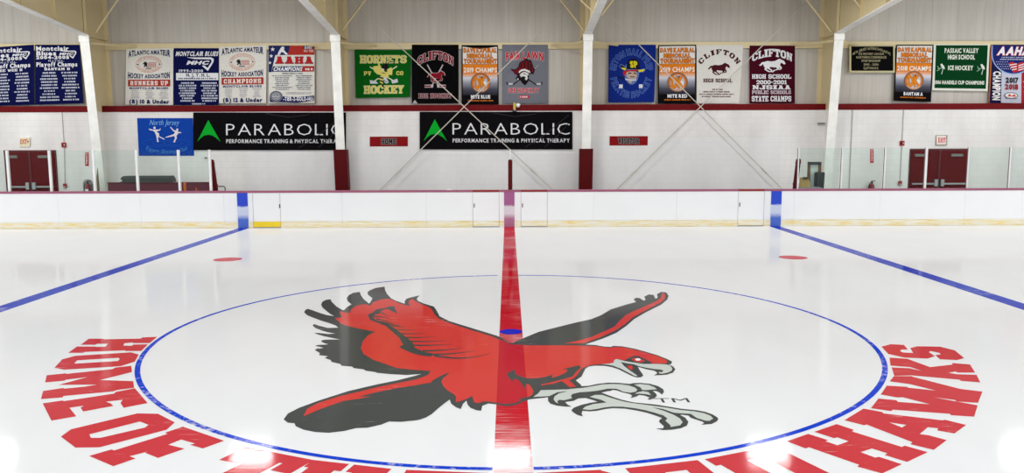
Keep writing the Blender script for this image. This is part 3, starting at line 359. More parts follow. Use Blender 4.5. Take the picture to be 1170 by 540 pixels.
PRINT = None
class Art:
    """a flat printed cloth hanging in the plane y = Y; artwork is drawn in the units of field = (x0, y0, x1, y1), y down"""
    def __init__(s, name, rect, Y, field, label, cat, base, group=None, amp=.006, quad=None):
        s.Y = Y; s.f = field; s.amp = amp; s.layer = 0; s.parts = {}; s.ph = random.random()*6
        x0, y0, x1, y1 = rect; q = quad or ((x0, y0), (x1, y0), (x1, y1), (x0, y1)); s.c = [atY(a, b, Y) for a, b in q]
        nx, ny = 24, 8; bm = bmesh.new(); lay = bm.loops.layers.float_color.new('Col'); th = .004
        g = [[bm.verts.new(s.P3(i/nx, j/ny, 0)) for i in range(nx+1)] for j in range(ny+1)]
        bk = [[bm.verts.new(s.P3(i/nx, j/ny, 0)+Vector((0, th, 0))) for i in range(nx+1)] for j in range(ny+1)]
        for j in range(ny):
            for i in range(nx):
                bm.faces.new((g[j+1][i], g[j+1][i+1], g[j][i+1], g[j][i])); bm.faces.new((bk[j][i], bk[j][i+1], bk[j+1][i+1], bk[j+1][i]))
        for i in range(nx):
            bm.faces.new((g[0][i], g[0][i+1], bk[0][i+1], bk[0][i])); bm.faces.new((g[ny][i+1], g[ny][i], bk[ny][i], bk[ny][i+1]))
        for j in range(ny):
            bm.faces.new((g[j+1][0], g[j][0], bk[j][0], bk[j+1][0])); bm.faces.new((g[j][nx], g[j+1][nx], bk[j+1][nx], bk[j][nx]))
        for f in bm.faces:
            for l in f.loops: l[lay] = lin(base)
        s.o = tag(obj(name, bm, PRINT, recalc=False), label, cat, group)
    def P3(s, u, v, layer):
        a, b, c, d = s.c; p = (a*(1-u)+b*u)*(1-v)+(d*(1-u)+c*u)*v
        w = (.35+.65*v)*s.amp*(math.sin(u*9+s.ph)+.5*math.sin(u*17+2*s.ph))
        p = p.copy(); p.y = s.Y-w-(.003+layer*.0005 if layer else 0); return p
    def P(s, x, y, layer):
        x0, y0, x1, y1 = s.f; return s.P3((x-x0)/(x1-x0), (y-y0)/(y1-y0), layer)
    def poly(s, col, pts, part='emblem'):
        """one outline; col is one colour or one per point"""
        s.layer += 1; s._add(part, pts, col)
    def _add(s, part, pts, col, tess=True, up=0): s.parts.setdefault(part, []).append((pts, col, s.layer+up, tess))
    def rect(s, col, x0, y0, x1, y1, part='emblem', col2=None, n=14):
        s.layer += 1
        for i in range(n):
            a, b = x0+(x1-x0)*i/n, x0+(x1-x0)*(i+1)/n
            s._add(part, [(a, y0), (b, y0), (b, y1), (a, y1)], col if col2 is None else [col, col, col2, col2], False)
    def ell(s, col, cx, cy, rx, ry, part='emblem', n=28):
        s.poly(col, [(cx+rx*math.cos(2*PI*k/n), cy+ry*math.sin(2*PI*k/n)) for k in range(n)], part)
    def ringe(s, col, cx, cy, rx, ry, t, part='emblem', n=36):
        s.layer += 1
        for k in range(n):
            a, b = 2*PI*k/n, 2*PI*(k+1)/n; A = lambda q, d: (cx+(rx-d)*math.cos(q), cy+(ry-d)*math.sin(q))
            s._add(part, [A(a, 0), A(b, 0), A(b, t), A(a, t)], col, False)
    def line(s, col, pts, w, part='emblem'):
        for (ax, ay), (b_, by) in zip(pts, pts[1:]):
            L = math.hypot(b_-ax, by-ay) or 1; nx, ny = -(by-ay)/L*w/2, (b_-ax)/L*w/2
            s.poly(col, [(ax+nx, ay+ny), (b_+nx, by+ny), (b_-nx, by-ny), (ax-nx, ay-ny)], part)
    def text(s, st, x0, y0, x1, y1, col, font='sans', bold=.02, gap=.13, warp=None, out=None, ow=2, shear=0, part='lettering'):
        ps, W = layout(st, font, bold if font == 'sans' else 0, gap); h = y1-y0
        f = warp or (lambda X, Yv: (x0+X*(x1-x0)+shear*(Yv-.5)*h, y1-Yv*h))
        pts = [(j, [f(px/W, py) for px, py in q]) for j, q in ps]
        if out is not None:
            s.layer += 2
            for k in range(8):
                dx, dy = ow*math.cos(k*PI/4), ow*math.sin(k*PI/4)
                for j, q in pts: s._add(part, [(x+dx, y+dy) for x, y in q], out, False, k*.25+j*.02)
        s.layer += 2.4
        for j, q in pts: s._add(part, q, col, False, j*.03)
    def rows(s, col, x0, x1, ys, h, part='lettering', minw=.55):
        """small writing too fine to read: broken strokes"""
        s.layer += 1
        for y in ys:
            w = (x1-x0)*random.uniform(minw, 1); a = (x0+x1)/2-w/2; x = a
            while x < a+w-h*.4:
                d = min(random.uniform(.35, 1.1)*h, a+w-x); s._add(part, [(x, y-h/2), (x+d, y-h/2), (x+d, y+h/2), (x, y+h/2)], col, False); x += d+h*(.28 if random.random() < .8 else .75)
    def done(s):
        for name, ps in s.parts.items():
            bm = bmesh.new(); lay = bm.loops.layers.float_color.new('Col')
            for pts, col, layer, tess in ps:
                tris = [tuple(range(len(pts)))]
                if tess and len(pts) > 3: pts, tris = fill(pts)
                cols = [lin(c) for c in col] if isinstance(col, list) else [lin(col)]*len(pts)
                vs = [bm.verts.new((x, y, layer)) for x, y in pts]
                for t in tris:
                    a, b, c = (vs[t[i]].co for i in range(3)); idx = list(t) if (b-a).cross(c-a).z < 0 else list(t)[::-1]
                    try: fc = bm.faces.new([vs[i] for i in idx])
                    except ValueError: continue
                    for l, i in zip(fc.loops, idx): l[lay] = cols[i]
            fx0, fx1 = s.f[0], s.f[2]                     # follow the folds of the cloth
            if s.amp:
                for k in range(1, 24):
                    bmesh.ops.bisect_plane(bm, geom=bm.verts[:]+bm.edges[:]+bm.faces[:], dist=1e-5, plane_co=(fx0+(fx1-fx0)*k/24, 0, 0), plane_no=(1, 0, 0))
            for v in bm.verts: v.co = s.P(v.co.x, v.co.y, v.co.z)
            me = bpy.data.meshes.new(name); bm.to_mesh(me); bm.free(); me.materials.append(PRINT)
            o = bpy.data.objects.new(name, me); C.objects.link(o); o.parent = s.o
        return s.o
def arch(x0, y0, x1, y1, drop, flare=0):
    """letters standing upright on an arched line, lower at the ends"""
    h = y1-y0
    return lambda X, Yv: (x0+X*(x1-x0), y1-Yv*h*(1+flare*(2*X-1)**2)+drop*(2*X-1)**2)
def around(cx, cy, rx, ry, a0, a1, h, inside=False):
    """letters fanned around an ellipse from angle a0 to a1 (degrees, 90 = top)"""
    def f(X, Yv):
        a = math.radians(a0+(a1-a0)*X); k = (-Yv if inside else Yv)*h
        return cx+(rx+k)*math.cos(a), cy-(ry+k)*math.sin(a)
    return f

# ================================================================== THE SETTING
PRINT = m_print()
CREAM = two_tone('cream_steel_paint', (238, 235, 229), (220, 203, 160), 3.55); CREAMW = paint('pale_cream_steel_paint', (243, 241, 235), .45, .4)
DKRED = paint('dark_red_paint', (104, 6, 12), .6, .12); DKRED2 = paint('door_red_paint', (90, 4, 10), .6, .08); PAD = paint('red_vinyl_pad', (86, 3, 8), .5, .15)
WHITE = paint('white_powder_coat', (236, 236, 236), .4, .4); GREYM = paint('grey_metal', (150, 152, 152), .4, .5, .6); BLACKP = paint('black_plastic', (24, 24, 26), .5, .4)
YB = 13.136          # face of the far boards
YW = 17.60           # face of the block wall
YM = 18.10           # face of the metal siding above it
# ice with everything painted in it
ice = struct(obj('ice_surface', box(-22, 22, -15, YB+.02, -.12, 0), ice_mat('white_ice', (230, 231, 233))))
RED_ICE = ice_mat('red_line_ice', (192, 8, 32), .4, streak=(1.2, 55), frost_glare=-3.9); BLUE_ICE = ice_mat('blue_line_ice', (18, 52, 182), .22, streak=(3, 14))
BLUE_RING = ice_mat('blue_circle_ice', (8, 62, 200), .38, streak=(14, 14)); LET_ICE = ice_mat('red_letter_ice', (200, 60, 68), .08, streak=(3, 30)); DOT_ICE = ice_mat('red_spot_ice', (200, 50, 65), .2)
H_DARK = ice_mat('charcoal_emblem_ice', (72, 75, 74), .05); H_RED = ice_mat('red_emblem_ice', (208, 64, 58), .12, through=(186, 28, 44), streak=(2, 40)); H_GREY = ice_mat('pale_grey_emblem_ice', (198, 205, 199)); H_WHITE = ice_mat('white_emblem_ice', (240, 240, 240))
def on_ice(name, polys, m, z, parent=None, label=None, step=0):
    o = obj(name, flat(bmesh.new(), polys, z, step), m, parent or ice, recalc=False)
    if label: o['label'] = label
    return o
def strip_y(x0, x1, y0, y1, n=60): return [[(x0, y0+(y1-y0)*i/n), (x1, y0+(y1-y0)*i/n), (x1, y0+(y1-y0)*(i+1)/n), (x0, y0+(y1-y0)*(i+1)/n)] for i in range(n)]
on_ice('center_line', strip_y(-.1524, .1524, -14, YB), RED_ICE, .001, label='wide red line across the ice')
for s in (-1, 1): on_ice('blue_line', strip_y(s*7.636, s*7.941, -14, YB), BLUE_ICE, .001, label='blue line painted across the ice')
RW = [4.5671, .0053, -.0081, -.0023, .0115, -.0085, .0022, .0135, -.0105]           # the painted ring is not perfectly round
def ring_r(a): return RW[0]+sum(RW[2*k-1]*math.cos(k*a)+RW[2*k]*math.sin(k*a) for k in range(1, 5))
def annulus(w, n, gaps=()):
    out = []
    for k in range(n):
        a, b = 2*PI*k/n, 2*PI*(k+1)/n
        if any(g0 <= math.degrees(a) < g1 for g0, g1 in gaps): continue
        ra, rb = ring_r(a), ring_r(b)
        out.append([((ra-w)*math.cos(a), (ra-w)*math.sin(a)), (ra*math.cos(a), ra*math.sin(a)), (rb*math.cos(b), rb*math.sin(b)), ((rb-w)*math.cos(b), (rb-w)*math.sin(b))])
    return out
on_ice('center_circle', annulus(.058, 360, ((87.6, 92.4), (267.6, 271.6))), BLUE_RING, .0011, label='thin blue circle around the hawk')
def disc(cx, cy, r, n=40): return [[(cx+r*math.cos(2*PI*k/n), cy+r*math.sin(2*PI*k/n)) for k in range(n)]]
for x, y in ((-6.09, 6.77), (6.12, 6.74)): on_ice('faceoff_spot', disc(x, y, .30), DOT_ICE, .001, label='round red spot on the ice')
em = on_ice('hawk_emblem', HAWK['silhouette'], H_DARK, .0016, label='flying red hawk emblem with charcoal outline')
on_ice('red_plumage', HAWK['red'], H_RED, .0022, em, step=3e-5); on_ice('feather_lines', HAWK['feather_lines'], H_DARK, .0028, em, step=3e-5); on_ice('chest_shading', HAWK['chest'], H_DARK, .0028, em)
on_ice('red_flashes', HAWK['red_flashes'], H_RED, .0034, em); on_ice('talons', HAWK['feet'], H_GREY, .0028, em, step=3e-5); on_ice('beak', HAWK['beak'], H_GREY, .0026, em); on_ice('eye', HAWK['eye'], H_WHITE, .004, em)
on_ice('center_spot', disc(0, -.02, .1524), ice_mat('blue_spot_ice', (14, 30, 190)), .003, label='small blue spot on the red line')
tm, tw = layout('TM', 'sans', .0, .12)
on_ice('trademark_letters', [[(1.40+px/tw*.33, -2.98+py*.13) for px, py in q] for _, q in tm], H_DARK, .0016, em)
# HOME OF THE RED HAWKS, each letter upright to the circle
for ch, qs in LETTERS: on_ice('letter', qs, LET_ICE, .0012, label='red block letter %s painted on the ice' % ch, step=3e-5)
for ch, a, wt, wb in [('T',-114.3,.70,.70),('H',-105.9,.68,.68),('E',-96.3,.64,.64),('R',-83.8,.64,.66),('E',-75.4,.62,.62),('D',-66.5,.70,.70)]:
    t = math.radians(a); up = (-math.cos(t), -math.sin(t)); ri = (-math.sin(t), math.cos(t)); qs = []
    lo = min(px for q in SLAB[ch] for px, _ in q); hi = max(px for q in SLAB[ch] for px, _ in q)
    for q in SLAB[ch]:
        pp = []
        for px, py in heavy(q, .2, .1):
            px = min(hi, max(lo, px)); py = min(10, max(0, py))
            v = py/10; w = wb+(wt-wb)*v; u = ((px-lo)/(hi-lo)-.5)*w; r = 5.45-v*.81
            pp.append((math.cos(t)*r+ri[0]*u, math.sin(t)*r+ri[1]*u))
        qs.append(pp)
    on_ice('letter', qs, LET_ICE, .0012, label='red block letter %s painted on the ice' % ch, step=3e-5)
# concrete apron, block wall, ledge band, siding, roof
struct(obj('floor', box(-24, 24, YB+.10, YM+.3, -.12, -.005), paint('grey_rubber_floor', (120, 120, 120), .8, .2)))
struct(obj('wall_back', box(-24, 24, YW, YM+.1, -.1, 3.735), m_block()))
struct(obj('trim_1', box(-24, 24, YW-.02, YM-.01, 3.535, 3.742), DKRED))
struct(obj('wall_back_upper', box(-24, 24, YM, YM+.1, 3.735, 8.0), m_ribbed()))
def roofz(y): return 7.75+(YM-y)*.1
struct(obj('ceiling', prism(bmesh.new(), [(YM+.3, roofz(YM+.3)), (-8, roofz(-8)), (-8, roofz(-8)+.1), (YM+.3, roofz(YM+.3)+.1)], 'x', -24, 24), paint('pale_roof_liner', (205, 200, 192), .6, .3)))
# steel frames: tapered column + rafter
COLX = [-13.93, -5.70, 2.62, 10.90]; FRONT = []
girt_z = atY(585, 52.5, YM).z
where = ['right of the left doors', 'left of the HOME sign', 'left of the VISITOR sign', 'right of the wood-framed panel']
for i, X in enumerate(COLX):
    yb, yk, zk = 17.28, 16.70, 6.0; zt = roofz(16.4)-.02
    c = thing('steel_column', 'tapered cream steel column '+where[i], 'column', (X, 17.7, 0), 'tapered steel columns')
    yf = lambda z: yb+(yk-yb)*z/zk
    obj('web', prism(bmesh.new(), [(yb+.02, 0), (YM-.02, 0), (YM-.02, zt-.15), (yk+.02, zt-.05), (yk+.02, zk)], 'x', X-.012, X+.012), CREAM, c)
    obj('front_flange', prism(bmesh.new(), [(yb, 0), (yk, zk), (yk+.025, zk), (yb+.025, 0)], 'x', X-.15, X+.15), CREAMW, c)
    obj('back_flange', box(X-.15, X+.15, YM-.03, YM-.003, 3.74, zt-.2), CREAM, c)
    obj('knee_stiffener', box(X-.14, X+.14, yk+.02, YM-.03, zk-.02, zk+.02), CREAM, c)
    obj('web_stiffener', box(X-.10, X+.10, yk+.02, yk+.045, zk, zt-.1), CREAM, c)
    obj('splice_plate', box(X-.17, X+.17, yk-.02, yk+.02, zk-.22, zk-.02, .004), CREAMW, c)
    if i in (1, 2):
        p = obj('protective_pad', prism(bmesh.new(), [(yb-.07, 0.01), (yf(2.24)-.07, 2.24), (yf(2.24)+.26, 2.24), (yb+.26, .01)], 'x', X-.225, X+.225), PAD, c); p['label'] = 'dark red padding around the foot of the column'
    # rafter: bottom flange rises toward the ice
    f = thing('roof_rafter', 'deep cream steel rafter above the column '+where[i], 'beam', (X, 16.6, zk), 'roof rafters')
    zb = lambda y: zk+(yk-y)*.098
    obj('web', prism(bmesh.new(), [(yk-.01, zb(yk)+.02), (-7, zb(-7)+.02), (-7, roofz(-7)-.02), (yk-.01, roofz(yk)-.02)], 'x', X-.012, X+.012), CREAM, f)
    obj('bottom_flange', prism(bmesh.new(), [(yk-.022, zb(yk)), (-7, zb(-7)), (-7, zb(-7)+.025), (yk-.022, zb(yk)+.025)], 'x', X-.13, X+.13), CREAMW, f)
    for yy in (14.9, 13.2, 11.5): obj('web_stiffener', box(X-.11, X+.11, yy, yy+.02, zb(yy)+.03, roofz(yy)-.03), CREAM, f)
bayn = ['behind the navy playoff banners', 'behind the white association banners', 'behind the green hornet banner', 'behind the blue hat banner', 'behind the dark green banner']
ends = [-24]+COLX+[24]
for k in range(5):
    b = box(ends[k]+.02, ends[k+1]-.02, YM-.10, YM-.003, girt_z-.11, girt_z+.11, .004); tag(obj('wall_girt', b, CREAM), 'horizontal cream steel girt '+bayn[k], 'beam', 'wall girts')
# flange braces
def brace(a, b, label, r=.035): return tag(obj('flange_brace', tube(bmesh.new(), [a, b], r, 4), CREAM), label, 'brace', 'diagonal steel braces')
for i, X in enumerate(COLX):
    for s in (-1, 1):
        if (i == 0 and s < 0): continue
        brace((X+s*.15, 16.78, girt_z-.02), (X+s*1.15, YM-.11, girt_z), 'low brace on the %s of the column %s' % ('left' if s < 0 else 'right', where[i]))
def ext(x0, y0, x1, y1, Y, k=1.25, Y2=None):
    a = atY(x0, y0, Y); b = atY(x1, y1, Y2 or Y); return a, a+(b-a)*k
for pts, Y, l in [((109, 37, 134, 0), 17.0, 'slanting roof brace at the knee of the leftmost column'), ((391, 34, 417, 0), 17.0, 'slanting roof brace at the knee of the column by the HOME sign'), ((667, 34, 641, 0), 17.0, 'slanting roof brace at the knee of the column by the VISITOR sign'),
                  ((687, 17, 700, 0), 15.0, 'short roof brace right of the rafter above the bright blue banner'), ((678, 13, 664, 0), 15.0, 'short roof brace left of the rafter above the bright blue banner'), ((950, 36, 922, 0), 17.0, 'slanting roof brace at the knee of the rightmost column'), ((990, 17, 977, 0), 15.0, 'short roof brace on the rafter above the black banner with cream border')]:
    a, b = ext(*pts, Y); brace(a, b, l)
# crossing tension rods
ROD = paint('galvanised_rod', (196, 190, 178), .4, .5)
for (x0, y0, x1, y1, l) in [(402, 2, 632, 217, 'thin brace rod falling rightward across the black horse banner'), (652, 2, 434, 217, 'thin brace rod falling leftward across the grey FAIR LAWN banner'),
                         (681, 2, 895, 217, 'thin brace rod falling to the right across the bright blue banner'), (922, 2, 704, 217, 'thin brace rod falling leftward across the dark maroon banner')]:
    a, b = ext(x0, y0, x1, y1, 17.40, 1.15)
    if a.z > 7.6: a = a+(b-a)*((a.z-7.6)/(a.z-b.z))
    if b.z < .02: b = a+(b-a)*((a.z-.02)/(a.z-b.z))
    t = thing('brace_rod', l, 'rod', b, 'crossing brace rods')
    obj('rod', tube(bmesh.new(), [a, b], .017, 8), ROD, t); d = (b-a).normalized(); m = a+(b-a)*.78; obj('turnbuckle', tube(bmesh.new(), [m, m+d*.1, m+d*.3, m+d*.4], [.018, .03, .03, .018], 8), ROD, t)
# ================================================================== DASHER BOARDS
BOARD = paint('white_board_plastic', (240, 240, 241), .4, .4, 0, .01, 1.2); MAUVE = paint('mauve_cap_rail', (158, 84, 112), .4, .4); REDCAP = paint('red_cap_rail', (140, 30, 36), .4, .4)
KICK = m_kick('scuffed_yellow_kick_plate', (230, 204, 116), (236, 231, 216), .47); KICKY = paint('bright_yellow_kick_plate', (238, 206, 26), .4, .4); SEAM = paint('panel_joint', (160, 158, 158), .6, .2)
SB = m_stripe('blue_board_stripe', (16, 62, 196), (200, 208, 228), (70, 105, 196)); SR = m_stripe('red_board_stripe', (160, 84, 136), (216, 206, 214), (170, 106, 140))
ztop = 1.062
def bX(px): return atY(px, 240, YB).x
segs = [(-127, -29, 'p', 'outermost left'), (-29, 67, 'p', 'below the left dark red doors'), (67, 161, 'p', 'below the red fire extinguisher behind the left glass'), (161, 256, 'p', 'below the maroon half wall'),
        (256, 289, 'b', 'with blue stripe, left of the yellow gate plate'), (289, 320.5, 'y', ''), (320.5, 391, 'p', 'between the yellow plated gate and the column foot'), (391, 487, 'p', 'below the HOME sign'), (487, 540, 'p', 'just left of the twin gates'),
        (540, 570.5, 'g', 'left of the mauve center stripe'), (570.5, 595, 'r', 'with mauve center stripe between two gates'), (595, 625.5, 'g', 'right of the mauve center stripe'), (625.5, 678, 'p', 'just right of the twin gates'),
        (678, 773, 'p', 'below the VISITOR sign'), (773, 843, 'p', 'left of the single gate on the right'), (843, 873, 'g', 'left of the right blue stripe'), (873, 907, 'b', 'with blue stripe, right of a gate'),
        (907, 1005, 'p', 'below the leaning cardboard box'), (1005, 1102, 'p', 'below the right dark red doors'), (1102, 1200, 'p', 'right of the doors at the right end')]
for x0, x1, kind, wh in segs:
    a, b = bX(x0), bX(x1); gate = kind in 'gy'
    if gate: t = thing('rink_gate', 'white gate in the rink boards '+wh if kind == 'g' else 'white gate in the rink boards with bright yellow kick plate', 'gate', ((a+b)/2, YB, 0), 'gates in the boards')
    else: t = thing('dasher_board', 'white rink board panel '+wh, 'board panel', ((a+b)/2, YB, 0), 'rink board panels')
    g = .010 if gate else .0015
    o = obj('facing', box(a+g, b-g, YB, YB+.05, .19, ztop-.035, .0015), BOARD, t)
    obj('kick_plate', box(a+g, b-g, YB-.012, YB+.05, .002 if not gate else .03, .188, .003), KICKY if kind == 'y' else KICK, t)
    obj('cap_rail', box(a+.001, b-.001, YB-.02, YB+.14, ztop-.03, ztop+.03, .008), REDCAP if kind in 'g' else MAUVE, t)
    obj('back_frame', box(a+.02, b-.02, YB+.06, YB+.12, .02, ztop-.04), GREYM, t)
    if gate:
        for xx in (a, b-.008): obj('gate_joint', box(xx, xx+.008, YB+.004, YB+.04, .02, ztop-.04), SEAM, t)
        obj('gate_joint', box(a, b, YB-.006, YB+.04, .004, .028), SEAM, t)
        s = b-.02 if kind == 'y' else a+.05
        h = obj('latch', box(s-.012, s+.012, YB-.012, YB+.01, .58, .70, .004), BLACKP, t)
    if kind == 'b': c = bX(277.5) if x0 < 585 else bX(886.5); obj('blue_stripe', box(c-.152, c+.152, YB-.016, YB+.03, .004, ztop-.032), SB, t)
    if kind == 'r': obj('center_stripe', box(-.152, .152, YB-.016, YB+.03, .004, ztop-.032), SR, t)
# shallow ad-film joints inside the long panels
# ================================================================== GLASS ABOVE THE BOARDS
GL = m_glass(); YG = YB+.06; zg = 2.285
lp = [-27, 10, 58, 108, 157, 205, 240.5]; rp = [911.5, 961, 1010, 1057, 1105, 1152.5, 1199]
lpos = ['cutting the left doors in half', 'at the right edge of the left doors', 'beside the thin brown pointed board', 'before the dark cover', 'before the figure skating banner']
ln = ['in front of the edge of the left doors', 'in front of the left double doors', 'in front of the left extinguisher sign', 'in front of the leftmost column', 'below the figure skating banner', 'left of the first slanted red pad']
rn = ['in front of the cardboard box', 'in front of the right extinguisher sign', 'in front of the right alarm box', 'in front of the right double doors', 'right of the right double doors', 'at the right end of the glass']
for P, nm, sd in ((lp, ln, 'left'), (rp, rn, 'right')):
    X = [atY(q, 200, YG).x for q in P]
    for i, x in enumerate(X):
        if sd == 'left' and i == 0: lab = 'white upright at the left end of the glass'
        elif sd == 'left': lab = 'white upright right of the pane '+nm[i-1]
        else: lab = 'slim upright left of the pane '+nm[i] if i < len(nm) else 'slim upright at the right end of the glass'
        t = thing('glass_upright', lab, 'post', (x, YG, ztop), 'glass uprights'); w = .032 if sd == 'left' or i == 3 else .015
        obj('post', box(x-w, x+w, YG-.035, YG+.035, ztop+.031, zg, .006), WHITE, t); obj('gasket', box(x-w-.012, x-w, YG-.012, YG+.012, ztop+.031, zg-.005), paint('grey_gasket', (120, 110, 108), .6, .3), t)
    for i in range(len(X)-1):
        tag(obj('safety_glass', box(X[i]+.045, X[i+1]-.056, YG-.006, YG+.006, ztop+.031, zg-.01), GL), 'clear rink glass pane '+nm[i], 'glass', 'rink glass panes')
# padded end posts of the bench glass
for (xa, ya, xb, yb_, tt, l) in [(241.5, 182, 246.5, 218, 240.5, 'dark red padded post at the end of the left glass'), (583, 182, 583, 218, 583, 'dark red padded post behind the mauve center stripe'), (912.5, 181, 908, 218, 912, 'dark red padded post at the start of the right glass')]:
    Y = YB+.30; A = atY(xa, ya, Y); B = atY(xb, yb_, Y); B = A+(B-A)*1.9
    t = thing('padded_post', l, 'post', (B.x, Y, 0), 'padded posts')
    d = (B-A); bm = bmesh.new(); w = .062
    vs = [bm.verts.new(p+Vector((sx*w, sy*w, 0))) for p in (A, B) for sx, sy in ((-1, -1), (1, -1), (1, 1), (-1, 1))]
    for q in ((3, 2, 1, 0), (4, 5, 6, 7), (0, 1, 5, 4), (1, 2, 6, 5), (2, 3, 7, 6), (3, 0, 4, 7)): bm.faces.new([vs[k] for k in q])
    bmesh.ops.bevel(bm, geom=bm.edges[:], offset=.025, segments=3, affect='EDGES'); obj('pad', bm, PAD, t)
    top = atY(tt, 170.5 if tt == 583 else 172, Y); obj('upright', box(top.x-.018, top.x+.018, Y-.02, Y+.02, .0, top.z, .004), WHITE, t)
    for zz in (A.z-.12, A.z-.75): q = A+(B-A)*((A.z-zz)/(A.z-B.z)); obj('strap', box(q.x-w-.004, q.x+w+.004, Y-w-.004, Y+w+.004, zz-.02, zz+.02, .004), DKRED, t)
# ================================================================== WALL FITTINGS
def wrect(x0, y0, x1, y1, Y=YW): a = atY(x0, y0, Y); b = atY(x1, y1, Y); return a.x, b.x, b.z, a.z
for n, (x0, x1, ytop, xm) in enumerate([(4.5, 66, 171.5, 35.5), (1039.5, 1105.5, 169.8, 1069.5)]):
    a, b, _, zt = wrect(x0, ytop, x1, 200); xc = (a+b)/2; d = struct(obj('door_%d' % (n+1), box(a, b, YW-.03, YW+.01, .0, zt, .004), paint('door_frame_red', (86, 12, 18), .45, .4)))
    for s in (-1, 1):
        l0, l1 = (a+.05, xc-.03) if s < 0 else (xc+.03, b-.05); lf = obj('leaf', box(l0, l1, YW-.055, YW-.02, .02, zt-.06, .004), DKRED2, d)
        obj('panic_bar', box(l0+.05, l1-.05, YW-.12, YW-.075, .96, 1.02, .01), GREYM, lf); e = l1-.14 if s < 0 else l0+.02; obj('latch_case', box(e, e+.12, YW-.13, YW-.05, .9, 1.14, .01), GREYM, lf)
        e = (l0+l1)/2-.05; cl = obj('closer', box(e-.2+s*.12, e+.2+s*.12, YW-.11, YW-.055, zt-.27, zt-.18, .008), paint('dull_closer_grey', (122, 118, 114), .5, .3), lf); obj('kick_panel', box(l0+.04, l1-.04, YW-.058, YW-.05, .05, .3), BLACKP, lf)
        # darker transom band seen through the upper half
    obj('mullion', box(xc-.022, xc+.022, YW-.07, YW-.02, .01, zt-.06, .003), paint('door_frame_red', (86, 12, 18)), d)
def plate(name, rect, label, cat, col, Y=YW-.012, amp=0.0, field=None):
    return Art(name, rect, Y, field or rect, label, cat, col, None, amp)
A_ = plate('exit_sign', (22, 157, 34, 167.5), 'lit white exit sign with red letters above the left double doors', 'sign', (232, 222, 190), YW-.05, 0, (0, 0, 120, 105))
A_.text('EXIT', 14, 22, 88, 72, (196, 40, 30), 'sans', .03, part='lettering'); A_.poly((196, 40, 30), [(94, 30), (112, 47), (94, 64)], 'arrow'); A_.done(); a, b, z0, z1 = wrect(22, 157, 34, 167.5); obj('housing', box(a, b, YW-.045, YW, z0, z1, .006), WHITE, A_.o)
A_ = plate('exit_sign', (1070, 155, 1081, 165), 'lit exit sign with red letters above the right double doors', 'sign', (238, 226, 220), YW-.05, 0, (0, 0, 110, 100))
A_.text('EXIT', 22, 26, 104, 76, (226, 36, 44), 'sans', .035); A_.done(); a, b, z0, z1 = wrect(1069.3, 154.3, 1081.3, 166); obj('housing', box(a, b, YW-.042, YW, z0, z1, .006), paint('beige_housing', (150, 140, 112)), A_.o)
for r, l, c_ in [((422.5, 156, 466, 167), 'HOME', 'red wall sign reading HOME left of the second long black banner'), ((696.5, 155.5, 740, 166), 'VISITOR', 'red wall sign reading VISITOR right of the padded column')]:
    A_ = plate('bench_sign', r, c_, 'sign', (138, 22, 26), YW-.012, 0, (0, 0, 212, 54)); w = 42 if l == 'HOME' else 58
    A_.text(l, 106-w, 12, 106+w, 43, (26, 24, 26), 'slab', 0, .1, None, (150, 140, 140), 2.2); A_.done(); a, b, z0, z1 = wrect(*r); obj('backing', box(a, b, YW-.007, YW, z0, z1), DKRED, A_.o)
for r, l in [((97.2, 174, 101.3, 189.5), 'narrow red fire extinguisher sign on the wall beside the left doors'), ((994.3, 170, 998.2, 186), 'narrow red fire extinguisher sign on the wall left of the right doors')]:
    A_ = plate('extinguisher_sign', r, l, 'sign', (196, 60, 62), YW-.01, 0, (0, 0, 40, 155))
    for k, ch in enumerate('EXTINGUISHER'): A_.text(ch, 13, 26+k*9.2, 27, 33.5+k*9.2, (244, 236, 236), 'sans', .02)
    A_.text('FIRE', 6, 8, 34, 19, (244, 236, 236), 'sans', .02); A_.done()
def alarm(x, y, y2, ytop, l1, l2, l3):
    a = atY(x, y, YW); b = atY(x+1.2 if x < 585 else x-2.2, y2, YW); t = thing('fire_alarm', l1, 'alarm', (a.x, YW, a.z), 'fire alarm boxes')
    obj('back_box', box(a.x-.075, a.x+.075, YW-.05, YW, a.z-.085, a.z+.085, .008), paint('alarm_red', (150, 22, 24), .4, .4), t); obj('strobe_lens', box(a.x+.01, a.x+.045, YW-.068, YW-.048, a.z-.025, a.z+.025, .006), paint('strobe_grey', (190, 184, 180)), t); obj('horn_grille', box(a.x-.06, a.x-.01, YW-.058, YW-.048, a.z-.05, a.z+.05, .004), DKRED, t)
    p = thing('pull_station', l2, 'alarm', (b.x, YW, b.z), 'alarm pull stations'); obj('body', box(b.x-.055, b.x+.055, YW-.06, YW, b.z-.075, b.z+.075, .01), paint('alarm_red', (150, 22, 24)), p); obj('handle', box(b.x-.045, b.x+.045, YW-.075, YW-.058, b.z-.055, b.z-.02, .006), paint('strobe_grey', (190, 184, 180)), p)
    c = paint('grey_conduit', (176, 172, 168), .5, .3); q = atY(x, ytop, YW)
    tag(obj('conduit', tube(tube(bmesh.new(), [(a.x, YW-.016, a.z+.087), (a.x, YW-.016, 3.53)], .011, 8), [(a.x, YW-.016, a.z-.087), (b.x, YW-.016, b.z+.077)], .011, 8), c), l3, 'pipe')
alarm(73.5, 165.5, 212, 128, 'small red fire alarm strobe high on the wall right of the left doors', 'small red pull station low on the wall right of the left doors', 'thin grey conduit running up from the left alarm boxes')
alarm(1030.3, 163.5, 209, 124, 'small red fire alarm strobe on the wall left of the right doors', 'small red pull station low on the wall left of the right doors', 'thin grey conduit running up from the right alarm boxes')
